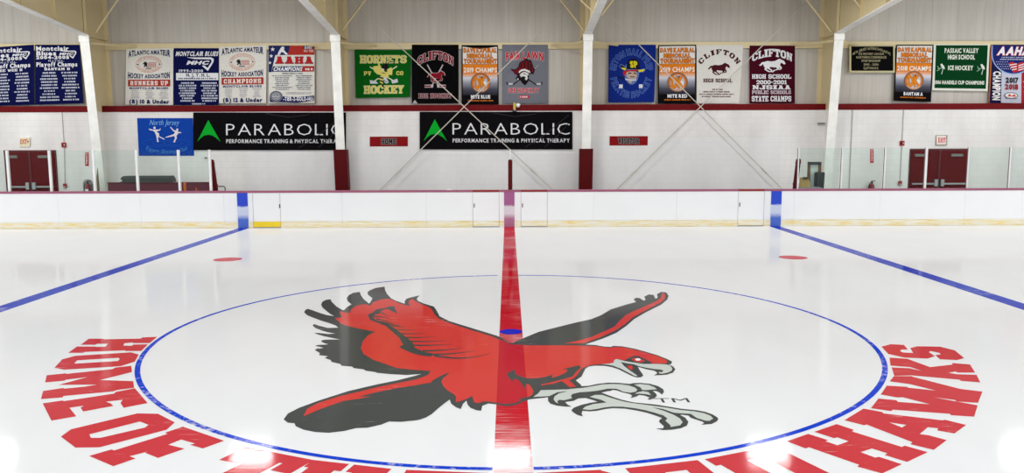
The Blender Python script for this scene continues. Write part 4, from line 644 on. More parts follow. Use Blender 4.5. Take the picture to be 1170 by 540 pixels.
q = atY(972, 170, YW); tag(obj('conduit', tube(bmesh.new(), [(q.x, YW-.02, .05), (q.x, YW-.02, 3.53)], .014, 8), paint('grey_conduit', (176, 172, 168))), 'tall grey conduit right of the rightmost column', 'pipe')
def extinguisher(x, ytop, label, cab=False):
    a = atY(x, ytop, YW-.12); t = thing('fire_extinguisher', label, 'fire extinguisher', (a.x, YW-.12, a.z-.55), 'fire extinguishers'); c = (a.x, YW-.12, a.z-.58)
    RD = paint('extinguisher_red', (120, 20, 40), .35, .5)
    obj('tank', lathe(bmesh.new(), [(.07, 0), (.085, .02), (.085, .36), (.075, .41), (.045, .45), (.028, .47)], c), RD, t, True)
    obj('valve', lathe(bmesh.new(), [(.03, .465), (.03, .52), (.02, .54)], c, 12), BLACKP, t); obj('lever', box(c[0]-.015, c[0]+.11, c[1]-.015, c[1]+.015, c[2]+.53, c[2]+.555, .004), BLACKP, t)
    obj('hose', tube(bmesh.new(), [(c[0]-.02, c[1], c[2]+.5), (c[0]-.09, c[1]-.02, c[2]+.47), (c[0]-.12, c[1]-.02, c[2]+.32), (c[0]-.11, c[1]-.02, c[2]+.1)], .014, 8), BLACKP, t)
    obj('tag', box(c[0]-.05, c[0]+.05, c[1]-.09, c[1]-.083, c[2]+.12, c[2]+.27), paint('label_yellow', (206, 180, 60)) if not cab else WHITE, t); obj('wall_bracket', box(c[0]-.04, c[0]+.04, c[1]+.06, YW-(.024 if cab else 0), c[2]+.2, c[2]+.3), GREYM, t)
extinguisher(100, 205.5, 'dark red fire extinguisher on the wall by the left doors', True); extinguisher(996.5, 205.5, 'dark red fire extinguisher with yellow tag on the wall by the right doors')
a = atY(100, 206, YW-.02); hb = bmesh.new(); prism(hb, [(a.x+.17*math.cos(k*PI/10), a.z+.02-.14+.16*math.sin(k*PI/10)) for k in range(11)]+[(a.x-.17, .55), (a.x+.17, .55)], 'y', YW-.022, YW-.002)
tag(obj('mounting_board', hb, paint('grey_board', (150, 148, 146))), 'grey round-topped board behind the left fire extinguisher', 'board')
# brown pointed board leaning by the leftmost column
b0 = atY(109, 218, 16.95); b1 = atY(113.2, 218, 16.95); tp = atY(111.2, 191.5, 16.95)
bm = prism(bmesh.new(), [(b0.x, .01), (b1.x, .01), (b1.x+.01, tp.z-.7), (tp.x, tp.z), (b0.x+.0, tp.z-.7)], 'y', 16.95, 16.98); tag(obj('wooden_stake', bm, paint('weathered_brown_wood', (112, 98, 66), .7, .2)), 'thin brown pointed board standing at the foot of the leftmost column', 'board')
# maroon half wall, cover, orange markers
MAR = paint('maroon_half_wall', (100, 40, 54), .55, .3); x0, x1, _, z1 = wrect(123, 208.3, 241, 218, 16.4)
hw = thing('half_wall', 'low maroon wall behind the left glass below the figure skating banner', 'wall', ((x0+x1)/2, 16.4, 0)); hw['kind'] = 'thing'
obj('panel', box(x0, x1, 16.4, 16.5, 0, z1-.03), MAR, hw); obj('coping', box(x0-.01, x1+.01, 16.38, 16.52, z1-.03, z1, .006), MAR, hw)
x0, x1, _, z2 = wrect(138, 201, 197.5, 208, 16.45); zz = z1+.001
cv = thing('folded_cover', 'long dark grey folded cover lying on the maroon half wall', 'cover', ((x0+x1)/2, 16.6, zz))
obj('roll', prism(bmesh.new(), [(x0+.02, zz), (x0-.0, zz+.06), (x0+.04, zz+.15), (x0+.12, z2), (x1-.08, z2), (x1-.03, zz+.13), (x1, zz)], 'y', 16.36, 16.75), paint('dark_grey_tarp', (62, 66, 64), .6, .3), cv); obj('top_fold', box(x0+.14, x1-.09, 16.35, 16.4, z2-.09, z2-.02, .01), paint('dark_grey_tarp2', (74, 78, 76), .6, .3), cv); obj('end_tag', box(x0+.02, x0+.07, 16.345, 16.36, zz+.03, zz+.09), WHITE, cv)
ORG = paint('orange_plastic', (206, 96, 28), .5, .35)
for x0_, x1_, yt, l in [(209.5, 213, 208, 'taller orange marker post before the maroon half wall'), (223.3, 225.3, 214.3, 'shorter orange marker before the maroon half wall')]:
    a, b, _, z = wrect(x0_, yt, x1_, 218, 15.6); t = thing('marker_post', l, 'marker', ((a+b)/2, 15.6, 0), 'orange marker posts'); r = (b-a)/2
    obj('base', lathe(bmesh.new(), [(r*2.4, 0), (r*2.4, .03), (r*1.3, .06)], ((a+b)/2, 15.6, 0), 16), ORG, t); obj('tube', lathe(bmesh.new(), [(r*1.05, .06), (r, z-.03), (r*.6, z)], ((a+b)/2, 15.6, 0), 16), ORG, t)
a = atY(241, 216.5, 14.4); b = atY(257, 212.8, 14.4); tag(obj('grab_rail', tube(bmesh.new(), [(a.x, 14.4, a.z), (a.x+.06, 14.4, b.z), (b.x-.03, 14.4, b.z), (b.x, 14.4, b.z-.03), (b.x, 14.4, 0)], .018, 8), paint('dark_steel_rail', (86, 70, 70), .4, .5)), 'short dark rail right of the first slanted red pad', 'rail')
a = atY(235.5, 180.5, YW); tag(obj('wall_socket', lathe(bmesh.new(), [(.04, 0), (.035, .03)], (a.x, YW-.03, a.z), 12), BLACKP), 'small black fitting on the wall below the first long black banner', 'fitting')
a = atY(937.5, 141, YW); tag(obj('pipe_stub', tube(bmesh.new(), [(a.x-.12, YW-.06, a.z), (a.x+.12, YW-.06, a.z)], .035, 10), GREYM), 'short grey pipe stub on the wall left of the rightmost column', 'pipe')
# bench end clutter on the right: wood-framed panel, cardboard box, dark bin
Yc = 15.4; WOOD = paint('brown_timber', (112, 84, 54), .6, .3); x0, x1, _, zt = wrect(923.3, 184.8, 936.8, 218, Yc)
t = thing('framed_panel', 'upright wooden frame with pale panel and dark header behind the right glass', 'frame', ((x0+x1)/2, Yc, 0))
obj('header', box(x0, x1, Yc-.05, Yc+.05, zt-.09, zt, .004), paint('dark_header', (52, 54, 54)), t); w = .07
obj('jamb', box(x0, x0+w, Yc-.04, Yc+.04, 0, zt-.09), WOOD, t); obj('jamb', box(x1-w-.02, x1, Yc-.04, Yc+.04, 0, zt-.09), WOOD, t); obj('panel', box(x0+w, x1-w-.02, Yc-.01, Yc+.02, 0, zt-.09), paint('pale_panel', (190, 198, 198), .4, .4), t)
x0, x1, _, zt = wrect(932.3, 196.5, 939.5, 218, 15.15); tag(obj('dark_bin', prism(bmesh.new(), [(x0+.04, .0), (x1-.04, .0), (x1, zt-.06), (x1, zt), (x0+.03, zt), (x0, zt-.05)], 'y', 15.0, 15.3), paint('dark_bin_plastic', (48, 54, 54))), 'tall dark bin leaning beside the rightmost column', 'bin')
zb_ = atY(920, 214.2, 14.6).z+.002; x0, x1, _, zt = wrect(915, 202.5, 924.5, 214.2, 14.9); t = thing('cardboard_box', 'tan cardboard box on the grey bench behind the right glass', 'box', ((x0+x1)/2, 14.9, zb_)); CB = paint('tan_cardboard', (176, 146, 92), .7, .2)
obj('carton', prism(bmesh.new(), [(x0, zb_), (x1, zb_), (x1-.02, zt-.14), (x1-.1, zt), (x0+.02, zt-.01)], 'y', 14.8, 15.05), CB, t); obj('flap', box(x0+.02, x1-.1, 14.78, 14.8, zt-.06, zt+.015), paint('dark_flap', (70, 64, 48)), t)
x0, x1, _, zt = wrect(913.5, 214.2, 939, 218, 14.6); t = thing('player_bench', 'low grey bench carrying the cardboard box behind the right glass', 'bench', ((x0+x1)/2, 14.9, 0)); obj('seat', box(x0, x1, 14.55, 15.08, zt-.05, zt, .006), paint('grey_bench', (142, 142, 148)), t)
for xx in (x0+.06, x1-.12): obj('leg', box(xx, xx+.06, 14.62, 15.0, 0, zt-.05), GREYM, t)
a = atY(907, 217, 14.2); tag(obj('spray_bottle', lathe(bmesh.new(), [(.04, 0), (.045, .02), (.045, .16), (.02, .2), (.018, .26)], (a.x, 14.2, a.z-.12), 12), paint('olive_plastic', (110, 104, 60))), 'small olive bottle beside the slanted pad at the start of the right glass', 'bottle')
tag(obj('bench_shelf', box(a.x-.12, a.x+.12, 14.1, 14.3, a.z-.16, a.z-.121), GREYM), 'tiny grey shelf under the olive bottle', 'shelf')
# loudspeaker / camera on the red ledge band, cup on the rail
a = atY(588, 118, YW-.08); t = thing('wall_camera', 'small yellow and white camera on the red band above a long black banner', 'camera', (a.x, YW-.08, a.z)); 
obj('bracket', box(a.x-.05, a.x+.04, YW-.1, YW-.02, a.z-.2, a.z+.02, .006), paint('dull_yellow', (190, 168, 70)), t); obj('dome', lathe(bmesh.new(), [(.02, -.09), (.06, -.06), (.075, 0), (.07, .03), (.03, .05)], (a.x+.12, YW-.1, a.z-.05), 16), WHITE, t, True); obj('base', box(a.x-.075, a.x+.06, YW-.12, YW-.02, a.z-.28, a.z-.2, .006), BLACKP, t); obj('lens', lathe(bmesh.new(), [(.02, 0), (.028, .02), (.02, .03)], (a.x, YW-.135, a.z-.24), 12), WHITE, t)
a = atY(513, 218.3, YB+.02); tag(obj('paper_scrap', prism(bmesh.new(), [(a.x-.085, ztop+.031), (a.x+.09, ztop+.031), (a.x+.06, ztop+.06), (a.x+.01, ztop+.075), (a.x-.05, ztop+.065)], 'y', YB-.015, YB+.08), WHITE), 'small white scrap lying on the top rail below the HOME sign', 'scrap')
# ================================================================== BANNERS
YBN = 17.98
NAVY = (10, 16, 70); OFFW = (226, 223, 215); WH = (232, 232, 236)
def swoosh(A, x0, y0, x1, y1, col, w):
    X = lambda u: x0+u*(x1-x0); Y = lambda v: y0+v*(y1-y0)
    A.poly(col, [(X(0), Y(0)), (X(.9), Y(0)), (X(1), Y(.1)), (X(.99), Y(.35)), (X(.78), Y(1)), (X(.56), Y(.62)), (X(.64), Y(.58)), (X(.77), Y(.78)), (X(.92), Y(.33)), (X(.9), Y(.14)), (X(.3), Y(.12))])
    A.text('MHC', X(.02), Y(.26), X(.82), Y(.52), col, 'sans', .05, .1, shear=.5, part='emblem')
def montclair(rect, quad, team, label):
    A = Art('championship_banner', rect, YBN, (213, 113, 515, 480), label, 'banner', NAVY, 'hanging banners', quad=quad)
    A.text('Montclair', 220, 124, 440, 149, WH, bold=.04); A.text('Blues', 222, 154, 355, 178, WH, bold=.04); A.text('2004-2005', 220, 182, 440, 200, WH, bold=.05)
    swoosh(A, 376, 150, 490, 200, WH, 3); A.text('N.J.Y.H.L.', 302, 207, 406, 217, (190, 194, 214), bold=.03)
    A.text('Playoff Champs', 222, 222, 492, 247, WH, bold=.04); A.text(team, 274, 255, 442, 270, WH, 'slab', 0, .1)
    A.rows((206, 210, 226), 243, 366, [286+k*18.7 for k in range(10)], 9); A.rows((206, 210, 226), 384, 497, [286+k*18.7 for k in range(10)], 9); A.done()
montclair((-15, 52, 39, 120), ((-15, 54.5), (38.6, 51), (39.3, 119.5), (-15, 121)), 'PEE WEE B', 'navy playoff champions banner reading PEE WEE B at the left edge')
montclair((40, 51, 95, 119.5), ((40, 51), (91, 51), (95.3, 118), (40.5, 119.5)), 'BANTAM B', 'navy playoff champions banner reading BANTAM B')
def aaha_oval(rect, quad, word, age, label):
    A = Art('championship_banner', rect, YBN, (60, 55, 442, 505), label, 'banner', OFFW, 'hanging banners', quad=quad)
    top = lambda X, Yv: (80+X*337, 70+(1-Yv)*(28+24*(2*X-1)**2)); bot = lambda X, Yv: (78+X*337, 290-Yv*(28+20*(2*X-1)**2))
    NV = (34, 44, 88); A.text('ATLANTIC AMATEUR', 0, 0, 1, 1, NV, 'sans', .045, .1, warp=top); A.text('HOCKEY ASSOCIATION', 0, 0, 1, 1, NV, 'sans', .045, .1, warp=bot)
    PK = (216, 164, 146); A.ringe(PK, 245, 180, 106, 67, 4); A.ringe(PK, 245, 180, 86, 48, 4); A.text('TIER II HOCKEY', 0, 0, 1, 1, PK, 'sans', .02, .2, warp=around(245, 180, 89, 51, 165, 15, 13), part='emblem'); A.text('EASTERN UNITED', 0, 0, 1, 1, PK, 'sans', .02, .2, warp=around(245, 180, 103, 64, 200, 340, 13, True), part='emblem')
    for k in range(4): A.line((206, 130, 122), [(240, 168+k*11), (306, 168+k*11)], 4)
    for k in range(5): A.line((206, 130, 122), [(244+k*14, 164), (244+k*14, 204)], 4)
    A.poly((40, 38, 44), [(198, 176), (208, 162), (222, 158), (234, 172), (232, 190), (240, 204), (228, 202), (222, 190), (212, 204), (204, 200), (212, 184)]); A.rect((80, 84, 96), 220, 210, 268, 217, n=1)
    A.ell(NV, 156, 180, 6, 5); A.ell(NV, 334, 180, 6, 5)
    A.rect((166, 52, 44), 80, 302, 420, 356, 'title_band'); A.text(word, 98, 313, 402, 347, (240, 226, 216), 'slab', 0, .25)
    A.text('MONTCLAIR BLUES', 92, 363, 406, 379, (74, 86, 134), bold=.04, gap=.2)
    for x in (100, 218, 332): A.rows((150, 150, 166), x, x+76, [392, 407, 422, 437, 450], 6)
    A.text(age, 92, 464, 412, 493, (26, 40, 92), bold=.05, gap=.18); A.done()
aaha_oval((144, 55, 198, 120), ((144, 56), (198, 55), (197.6, 120), (143.5, 119.5)), 'RUNNERS UP', '(B) 10 & Under', 'white hockey association banner with red RUNNERS UP band')
A = Art('championship_banner', (198.7, 55, 250, 120), YBN, (45, 48, 412, 505), 'navy banner with white league box between two white association banners', 'banner', NAVY, 'hanging banners')
A.text('MONTCLAIR BLUES', 62, 76, 408, 109, WH, bold=.045, shear=.25); swoosh(A, 150, 122, 371, 230, WH, 4); A.text('1999-2000', 86, 219, 284, 239, (214, 216, 228), 'slab' if False else 'sans', .04)
A.rect(WH, 63, 246, 409, 304, 'league_box'); A.text('N. J. Y. H. L.', 146, 250, 340, 276, (40, 44, 70), 'sans', .04); A.rows((60, 66, 96), 80, 400, [291], 11, minw=1)
A.rows((206, 210, 226), 82, 232, [327+k*20.5 for k in range(8)], 12); A.rows((206, 210, 226), 264, 410, [327+k*20.5 for k in range(8)], 12); A.rows((206, 210, 226), 192, 304, [495], 11); A.done()
aaha_oval((251, 52, 304.5, 118), ((250.5, 53.5), (304.5, 51.5), (304, 118), (250.5, 118)), 'CHAMPIONS', '(B) 12 & Under', 'white hockey association banner with red CHAMPIONS band')
# stars and stripes AAHA
A = Art('championship_banner', (307, 52, 359.5, 117.5), YBN, (50, 48, 416, 510), 'white red and navy AAHA champions banner with stars left of the second column', 'banner', OFFW, 'hanging banners')
def star(A, cx, cy, r, col): A.poly(col, [(cx+(r if k % 2 == 0 else r*.42)*math.sin(k*PI/5), cy-(r if k % 2 == 0 else r*.42)*math.cos(k*PI/5)) for k in range(10)])
A.poly((36, 44, 92), [(50, 48), (220, 48), (203, 124), (103, 124), (84, 205), (70, 262), (50, 262)]); A.poly((176, 54, 46), [(220, 48), (416, 48), (414, 122), (203, 124)])
for x, y, r in ((82, 78, 19), (70, 132, 17), (60, 186, 14)): star(A, x, y, r, WH)
A.poly(WH, [(120, 122), (132, 92), (150, 62), (166, 54), (176, 66), (172, 82), (186, 100), (206, 118), (186, 122), (168, 104), (152, 100), (138, 122)])
A.rect((40, 40, 80), 326, 50, 402, 76, n=2); A.text('2015', 334, 54, 396, 73, WH, bold=.03); A.text('14U TIER', 330, 82, 410, 100, (226, 196, 190), bold=.03)
A.text('AAHA', 104, 138, 404, 193, (190, 38, 40), 'slab', 0, .16, None, (40, 40, 84), 2.2); A.poly((36, 44, 92), [(86, 215), (322, 213), (310, 258), (72, 258)], 'title_band'); A.poly((176, 54, 46), [(322, 213), (414, 212), (412, 256), (310, 258)], 'title_band')
A.text('CHAMPIONS', 90, 221, 318, 251, WH, bold=.05, shear=.25); A.rows(WH, 340, 410, [238], 16, minw=.9); A.rows((110, 110, 120), 160, 322, [272], 10, minw=1)
A.rows((120, 122, 136), 80, 236, [291+k*15.5 for k in range(8)], 8); A.rows((120, 122, 136), 258, 404, [291+k*15.5 for k in range(8)], 8); A.rows((160, 162, 170), 190, 390, [426, 436], 5, minw=1)
A.poly((34, 40, 90), [(56, 462), (150, 456), (280, 462), (412, 450), (412, 492), (280, 508), (60, 502)]); A.text('-TIER-2-GOLD-14U-', 168, 462, 412, 492, WH, bold=.04)
A.ell((150, 150, 158), 110, 456, 52, 44); A.ringe((60, 62, 80), 110, 456, 48, 40, 6); A.rect((70, 74, 100), 76, 444, 144, 468, n=1); A.text('GOLD', 80, 447, 140, 465, WH, bold=.03, part='emblem'); A.done()
# green hornet banner
A = Art('team_banner', (405.5, 57, 470, 111.7), YBN, (43, 58, 548, 490), 'bright green banner with yellow hornet and crossed hockey sticks', 'banner', (6, 92, 20), 'hanging banners', quad=((405, 57), (470, 57), (468.3, 111), (406.5, 112)))
YL = (218, 208, 112); PW = (228, 228, 200)
A.text('HORNETS', 90, 107, 508, 177, YL, 'slab', 0, .06, None, PW, 2); A.text('HOCKEY', 120, 380, 490, 453, YL, 'slab', 0, .06, None, PW, 2); A.text('PV', 122, 250, 190, 287, YL, 'slab', 0, .1); A.text('CO', 418, 250, 482, 287, YL, 'slab', 0, .1)
for (ax, ay, bx_, by), bl in (((178, 210, 405, 345), [(372, 338), (428, 318), (436, 352), (384, 364)]), ((424, 206, 200, 350), [(176, 328), (236, 342), (252, 362), (180, 362)])):
    A.line(PW, [(ax, ay), (bx_, by)], 9); A.poly((206, 206, 214), bl)
A.poly(YL, [(206, 206), (252, 200), (288, 236), (282, 286), (246, 278), (216, 252)]); A.poly(YL, [(248, 178), (262, 176), (288, 232), (272, 242)]); A.poly(YL, [(330, 236), (372, 214), (384, 238), (380, 286), (350, 284)])
A.poly((26, 26, 30), [(290, 196), (312, 180), (338, 186), (346, 214), (330, 246), (306, 252), (290, 230)]); A.line((26, 26, 30), [(318, 186), (330, 158), (356, 146)], 6); A.line((26, 26, 30), [(330, 190), (350, 170), (388, 164)], 6)
A.poly(YL, [(286, 224), (304, 232), (312, 254), (346, 262), (350, 300), (320, 322), (286, 312), (272, 268)]); A.ell((240, 240, 240), 298, 236, 10, 9); A.ell((20, 20, 24), 300, 238, 4, 4); A.line((26, 26, 30), [(284, 262), (318, 272)], 6)
for k, c in enumerate([(26, 26, 30), YL, (26, 26, 30), YL, (26, 26, 30), YL]): A.poly(c, [(252+k*5, 298+k*14), (304-k*3, 308+k*14), (306-k*3, 324+k*14), (258+k*5, 313+k*14)])
A.poly((26, 26, 30), [(282, 378), (300, 380), (322, 404), (296, 394)]); A.poly((206, 210, 222), [(300, 312), (324, 304), (352, 352), (330, 364), (312, 352)]); A.line((26, 26, 30), [(306, 330), (336, 352)], 5); A.done()
HORSE = [[(.16,.36),(.22,.20),(.32,.15),(.46,.19),(.58,.16),(.66,.10),(.72,.02),(.80,.0),(.84,.06),(.93,.12),(1,.32),(.97,.40),(.91,.38),(.86,.28),(.82,.30),(.79,.46),(.72,.60),(.58,.62),(.44,.58),(.36,.62),(.26,.66),(.18,.54)],
 [(.24,.24),(.16,.22),(.10,.26),(.04,.40),(0,.44),(.03,.52),(.10,.46),(.14,.38),(.22,.36)],
 [(.20,.5),(.34,.56),(.33,.68),(.27,.74),(.36,.86),(.44,.92),(.40,.97),(.32,.92),(.20,.76),(.22,.66)], [(.30,.58),(.40,.58),(.40,.68),(.50,.80),(.48,.96),(.43,.94),(.44,.83),(.33,.72)],
 [(.62,.58),(.74,.58),(.76,.68),(.70,.80),(.60,.84),(.52,.98),(.48,.94),(.55,.80),(.66,.75),(.67,.68)], [(.68,.56),(.79,.46),(.86,.62),(.84,.76),(.74,.80),(.72,.74),(.79,.70),(.79,.64),(.72,.62)]]
def horse(A, x0, y0, x1, y1, col):
    for q in HORSE: A.poly(col, [(x0+u*(x1-x0), y0+v*(y1-y0)) for u, v in q])
MRN = (126, 26, 40)
A = Art('team_banner', (470.6, 51, 524, 118), YBN, (36, 42, 412, 508), 'black CLIFTON ice hockey banner with maroon horse and crossed sticks', 'banner', (7, 6, 8), 'hanging banners')
A.text('CLIFTON', 0, 0, 1, 1, MRN, 'slab', 0, .06, arch(82, 92, 370, 158, 52, .0), (214, 196, 198), 3); A.text('ICE HOCKEY', 90, 430, 356, 466, MRN, 'slab', 0, .12, None, (206, 192, 196), 2)
for pts, bl in (([(160, 200), (240, 345)], [(236, 340), (252, 358), (310, 360), (310, 382), (240, 382)]), ([(286, 200), (206, 345)], [(212, 340), (196, 358), (138, 360), (138, 382), (206, 382)])): A.line((196, 186, 188), pts, 9); A.poly((196, 186, 188), bl); A.rect((120, 30, 42), (bl[2][0] if bl[2][0] < 200 else 258), 365, (190 if bl[2][0] < 200 else bl[2][0]), 377, n=1)
horse(A, 158, 246, 306, 352, (196, 172, 176)); horse(A, 162, 251, 302, 347, (136, 24, 38)); A.poly((190, 188, 192), [(42, 508), (60, 480), (82, 508)], 'corner_fold'); A.done()
# tournament banners (three)
def tournament(rect, year, team, label, quad):
    A = Art('tournament_banner', rect, YBN, (48, 50, 344, 525), label, 'banner', (13, 11, 14), 'orange and black tournament banners', quad=quad)
    OR_ = (226, 128, 30); FD = [((226, 126, 36), 268), ((226, 176, 150), 292), ((212, 212, 222), 312), ((150, 152, 164), 350), ((78, 78, 92), 400), ((34, 32, 38), 450)]
    A.rect((232, 228, 224), 57, 60, 336, 200, 'ground'); A.rect((226, 128, 34), 57, 202, 336, 268, 'ground')
    for (c0, ya), (c1, yb_) in zip(FD, FD[1:]): A.rect(c0, 57, ya, 336, yb_, 'ground', c1)
    A.poly((13, 11, 14), [(57, 58), (336, 58), (336, 62), (200, 82), (57, 62)], 'ground') if 'BLUE' in team else None
    A.text('DAVE KAPURAL', 64, 76, 332, 108, OR_, bold=.05, out=(120, 66, 26), ow=1.7); A.text('MEMORIAL', 92, 120, 302, 152, OR_, bold=.05, out=(120, 66, 26), ow=1.7); A.text('TOURNAMENT', 66, 162, 332, 194, OR_, bold=.05, out=(120, 66, 26), ow=1.7)
    A.text(year+' CHAMPS', 64, 230, 334, 266, (246, 238, 226), bold=.03)
    A.ell((206, 112, 36), 200, 350, 80, 80); A.ringe((120, 96, 84), 200, 350, 80, 80, 8); A.ell((196, 196, 200), 200, 350, 56, 60); A.poly((52, 50, 62), [(180, 298), (226, 300), (240, 318), (214, 322)]); A.poly((232, 230, 230), [(222, 330), (246, 346), (244, 384), (222, 396), (210, 372)])
    A.text('DK', 152, 310, 246, 394, (226, 134, 34), bold=.05, gap=.02, shear=-.12, out=(130, 90, 60), ow=2.5, part='emblem'); A.text('TOURNAMENT', 0, 0, 1, 1, (236, 220, 200), 'sans', .02, .3, warp=around(200, 350, 72, 72, 215, 325, 10, True), part='emblem')
    A.text(team, 122, 449, 276, 475, (236, 236, 240), bold=.05); A.rows((214, 116, 40), 98, 300, [493], 10, minw=1); A.done()
tournament((527.5, 52, 569, 119), '2019', 'MITE BLUE', 'orange and black tournament banner reading MITE BLUE', ((527.5, 51.5), (569, 51.5), (570, 119.5), (527.5, 119.5)))
# grey pirate banner
A = Art('team_banner', (573.7, 51, 626, 118), YBN, (25, 42, 393, 510), 'grey FAIR LAWN banner with bearded head in a dark red hat', 'banner', (118, 120, 130), 'hanging banners')
RR = (196, 34, 44); A.text('FAIR LAWN', 0, 0, 1, 1, RR, 'sans', .05, .12, lambda X, Yv: (56+X*302, 168-Yv*(52+8*abs(2*X-1))-14*(1-(2*X-1)**2)), (216, 206, 210), 2)
A.text('ICE HOCKEY', 76, 388, 324, 424, RR, 'sans', .04, .2, None, (214, 204, 208), 1.8); A.rect((196, 60, 66), 160, 446, 243, 470, n=2); A.text('FLYERS', 168, 450, 236, 466, (236, 220, 220), bold=.03, part='emblem') if False else A.rows((236, 220, 220), 168, 236, [458], 11, minw=1, part='emblem')
for pts in ([(110, 362), (320, 205)], [(300, 362), (120, 240)]): A.line((40, 38, 42), pts, 9)
A.line((190, 190, 196), [(276, 240), (320, 204)], 5)
for bl, c in (([(56, 338), (66, 340), (72, 354), (112, 356), (108, 368), (64, 360)], (40, 38, 42)), ([(352, 336), (342, 340), (338, 354), (300, 356), (304, 368), (346, 360)], (40, 38, 42))): A.poly(c, bl); A.rect((206, 206, 210), bl[3][0]-36 if bl[3][0] < 200 else bl[3][0]+2, 348, bl[3][0]-2 if bl[3][0] < 200 else bl[3][0]+36, 362, n=1)
A.poly((26, 22, 26), [(90, 232), (128, 240), (152, 222), (166, 184), (204, 160), (222, 150), (240, 168), (252, 158), (268, 190), (276, 222), (290, 238), (276, 278), (254, 272), (240, 296), (238, 330), (212, 366), (190, 352), (166, 318), (150, 326), (132, 310), (150, 290), (130, 276)])
A.poly((112, 24, 32), [(100, 240), (130, 248), (158, 226), (174, 188), (208, 166), (236, 176), (262, 186), (270, 224), (280, 242), (272, 266), (250, 252), (206, 230), (168, 246), (146, 284)])
for a_, b_ in (((180, 196), (176, 232)), ((204, 176), (206, 226)), ((232, 180), (236, 236)), ((256, 196), (258, 250))): A.line((26, 22, 26), [a_, b_], 9)
A.poly((228, 226, 226), [(158, 256), (176, 240), (208, 234), (246, 250), (254, 268), (236, 262), (208, 250), (180, 254), (162, 270)]); A.poly((222, 218, 216), [(166, 282), (184, 264), (208, 258), (236, 268), (244, 282), (226, 288), (232, 308), (222, 326), (208, 318), (214, 300), (194, 292), (178, 302)])
A.line((26, 22, 26), [(196, 274), (216, 278)], 6); A.line((26, 22, 26), [(228, 276), (240, 278)], 5); A.ell((206, 200, 198), 152, 316, 6, 8); A.done()
# blue pirates banner
A = Art('team_banner', (695.5, 51, 749.5, 117), YBN, (38, 40, 415, 505), 'bright blue banner with ring of outlined letters and brimmed hat emblem', 'banner', (18, 42, 130), 'hanging banners', quad=((695.5, 51), (749.5, 51), (747.5, 116.5), (695, 117)))
LB = (112, 142, 200); DB = (34, 62, 148)
A.text('SETON HALL PREP', 0, 0, 1, 1, DB, 'sans', .04, .3, around(222, 250, 126, 130, 178, 2, 46), LB, 2.2); A.text('PIRATES HOCKEY', 0, 0, 1, 1, DB, 'sans', .04, .3, around(222, 270, 170, 198, 192, 348, 46, True), LB, 2.2)
A.ell((96, 122, 176), 226, 262, 60, 100); A.poly((28, 26, 48), [(182, 236), (184, 190), (206, 158), (240, 150), (272, 160), (286, 200), (288, 240)]); A.poly((96, 122, 176), [(122, 214), (136, 194), (176, 214), (186, 244), (290, 244), (316, 232), (338, 236), (326, 262), (280, 262), (180, 252), (146, 236)])
A.poly((28, 26, 48), [(128, 214), (138, 200), (174, 224), (188, 246), (288, 248), (332, 240), (322, 256), (276, 258), (178, 248), (148, 232)]); A.poly((226, 214, 40), [(138, 224), (180, 228), (176, 246), (152, 238)]); A.poly((226, 214, 40), [(276, 244), (332, 238), (318, 256), (286, 262)])
A.text('SP', 210, 176, 272, 222, (226, 214, 40), bold=.06, gap=.05, shear=-.2, part='emblem'); A.poly((186, 40, 50), [(152, 258), (176, 246), (270, 240), (266, 254), (196, 256), (162, 292)])
A.poly((196, 168, 150), [(182, 262), (214, 254), (262, 258), (270, 290), (258, 316), (206, 314), (184, 296)]); A.line((40, 36, 50), [(196, 272), (222, 268)], 9); A.line((40, 36, 50), [(240, 268), (262, 274)], 9); A.line((60, 44, 50), [(212, 298), (250, 300)], 7); A.line((24, 30, 66), [(110, 292), (164, 318)], 12); A.poly((206, 206, 216), [(172, 312), (214, 318), (266, 318), (262, 330), (214, 332), (176, 324)]); A.poly((196, 168, 150), [(194, 334), (236, 334), (216, 354)])
for x in (124, 286): A.rect((222, 224, 234), x, 360, x+30, 390, 'fabric_patch', n=1)
A.done()
tournament((752, 52, 795.3, 118.5), '2019', 'MITE RED', 'orange and black tournament banner reading MITE RED', ((752, 51.5), (795.3, 51), (795, 118.5), (751.5, 118.5)))
DM = (74, 22, 32)
A = Art('team_banner', (796, 51.5, 849, 118), YBN, (38, 44, 416, 506), 'white CLIFTON high school banner with dark running horse', 'banner', (224, 221, 214), 'hanging banners', quad=((796, 51.5), (849.3, 51.5), (844.5, 118.3), (796, 118)))
A.text('CLIFTON', 0, 0, 1, 1, DM, 'slab', 0, .28, around(226, 330, 188, 214, 142, 38, 40)); horse(A, 132, 184, 318, 284, DM); A.text('HIGH SCHOOL', 94, 308, 342, 338, DM, 'slab', 0, .1)
for y, a, b in ((394, 172, 262), (413, 96, 328), (432, 62, 364), (451, 84, 340)): A.rows((112, 76, 82), a, b, [y], 10, minw=1)
A.done()
A = Art('team_banner', (856.5, 52, 908.3, 118), YBN, (42, 50, 408, 512), 'dark maroon CLIFTON state champs banner with white running horse', 'banner', (68, 8, 26), 'hanging banners')
A.text('CLIFTON', 0, 0, 1, 1, WH, 'slab', 0, .05, arch(62, 76, 386, 138, 42, .0)); horse(A, 118, 156, 332, 266, WH); A.text('HIGH SCHOOL', 60, 279, 378, 314, WH, 'slab', 0, .06); A.text('2000-2001', 96, 326, 342, 359, WH, 'slab', 0, .08)
A.text('NJSIAA', 64, 366, 374, 400, WH, 'slab', 0, .05); A.text('PUBLIC SCHOOLS', 60, 408, 376, 438, (206, 190, 200), 'slab', 0, .07); A.text('STATE CHAMPS', 58, 452, 378, 497, WH, 'slab', 0, .06); A.done()
CRM = (202, 192, 152)
A = Art('sportsmanship_banner', (970.5, 51.5, 1022.5, 83), YBN-.035, (72, 80, 728, 480), 'small black banner with cream border and cream lettering', 'banner', CRM, 'hanging banners', amp=.012)
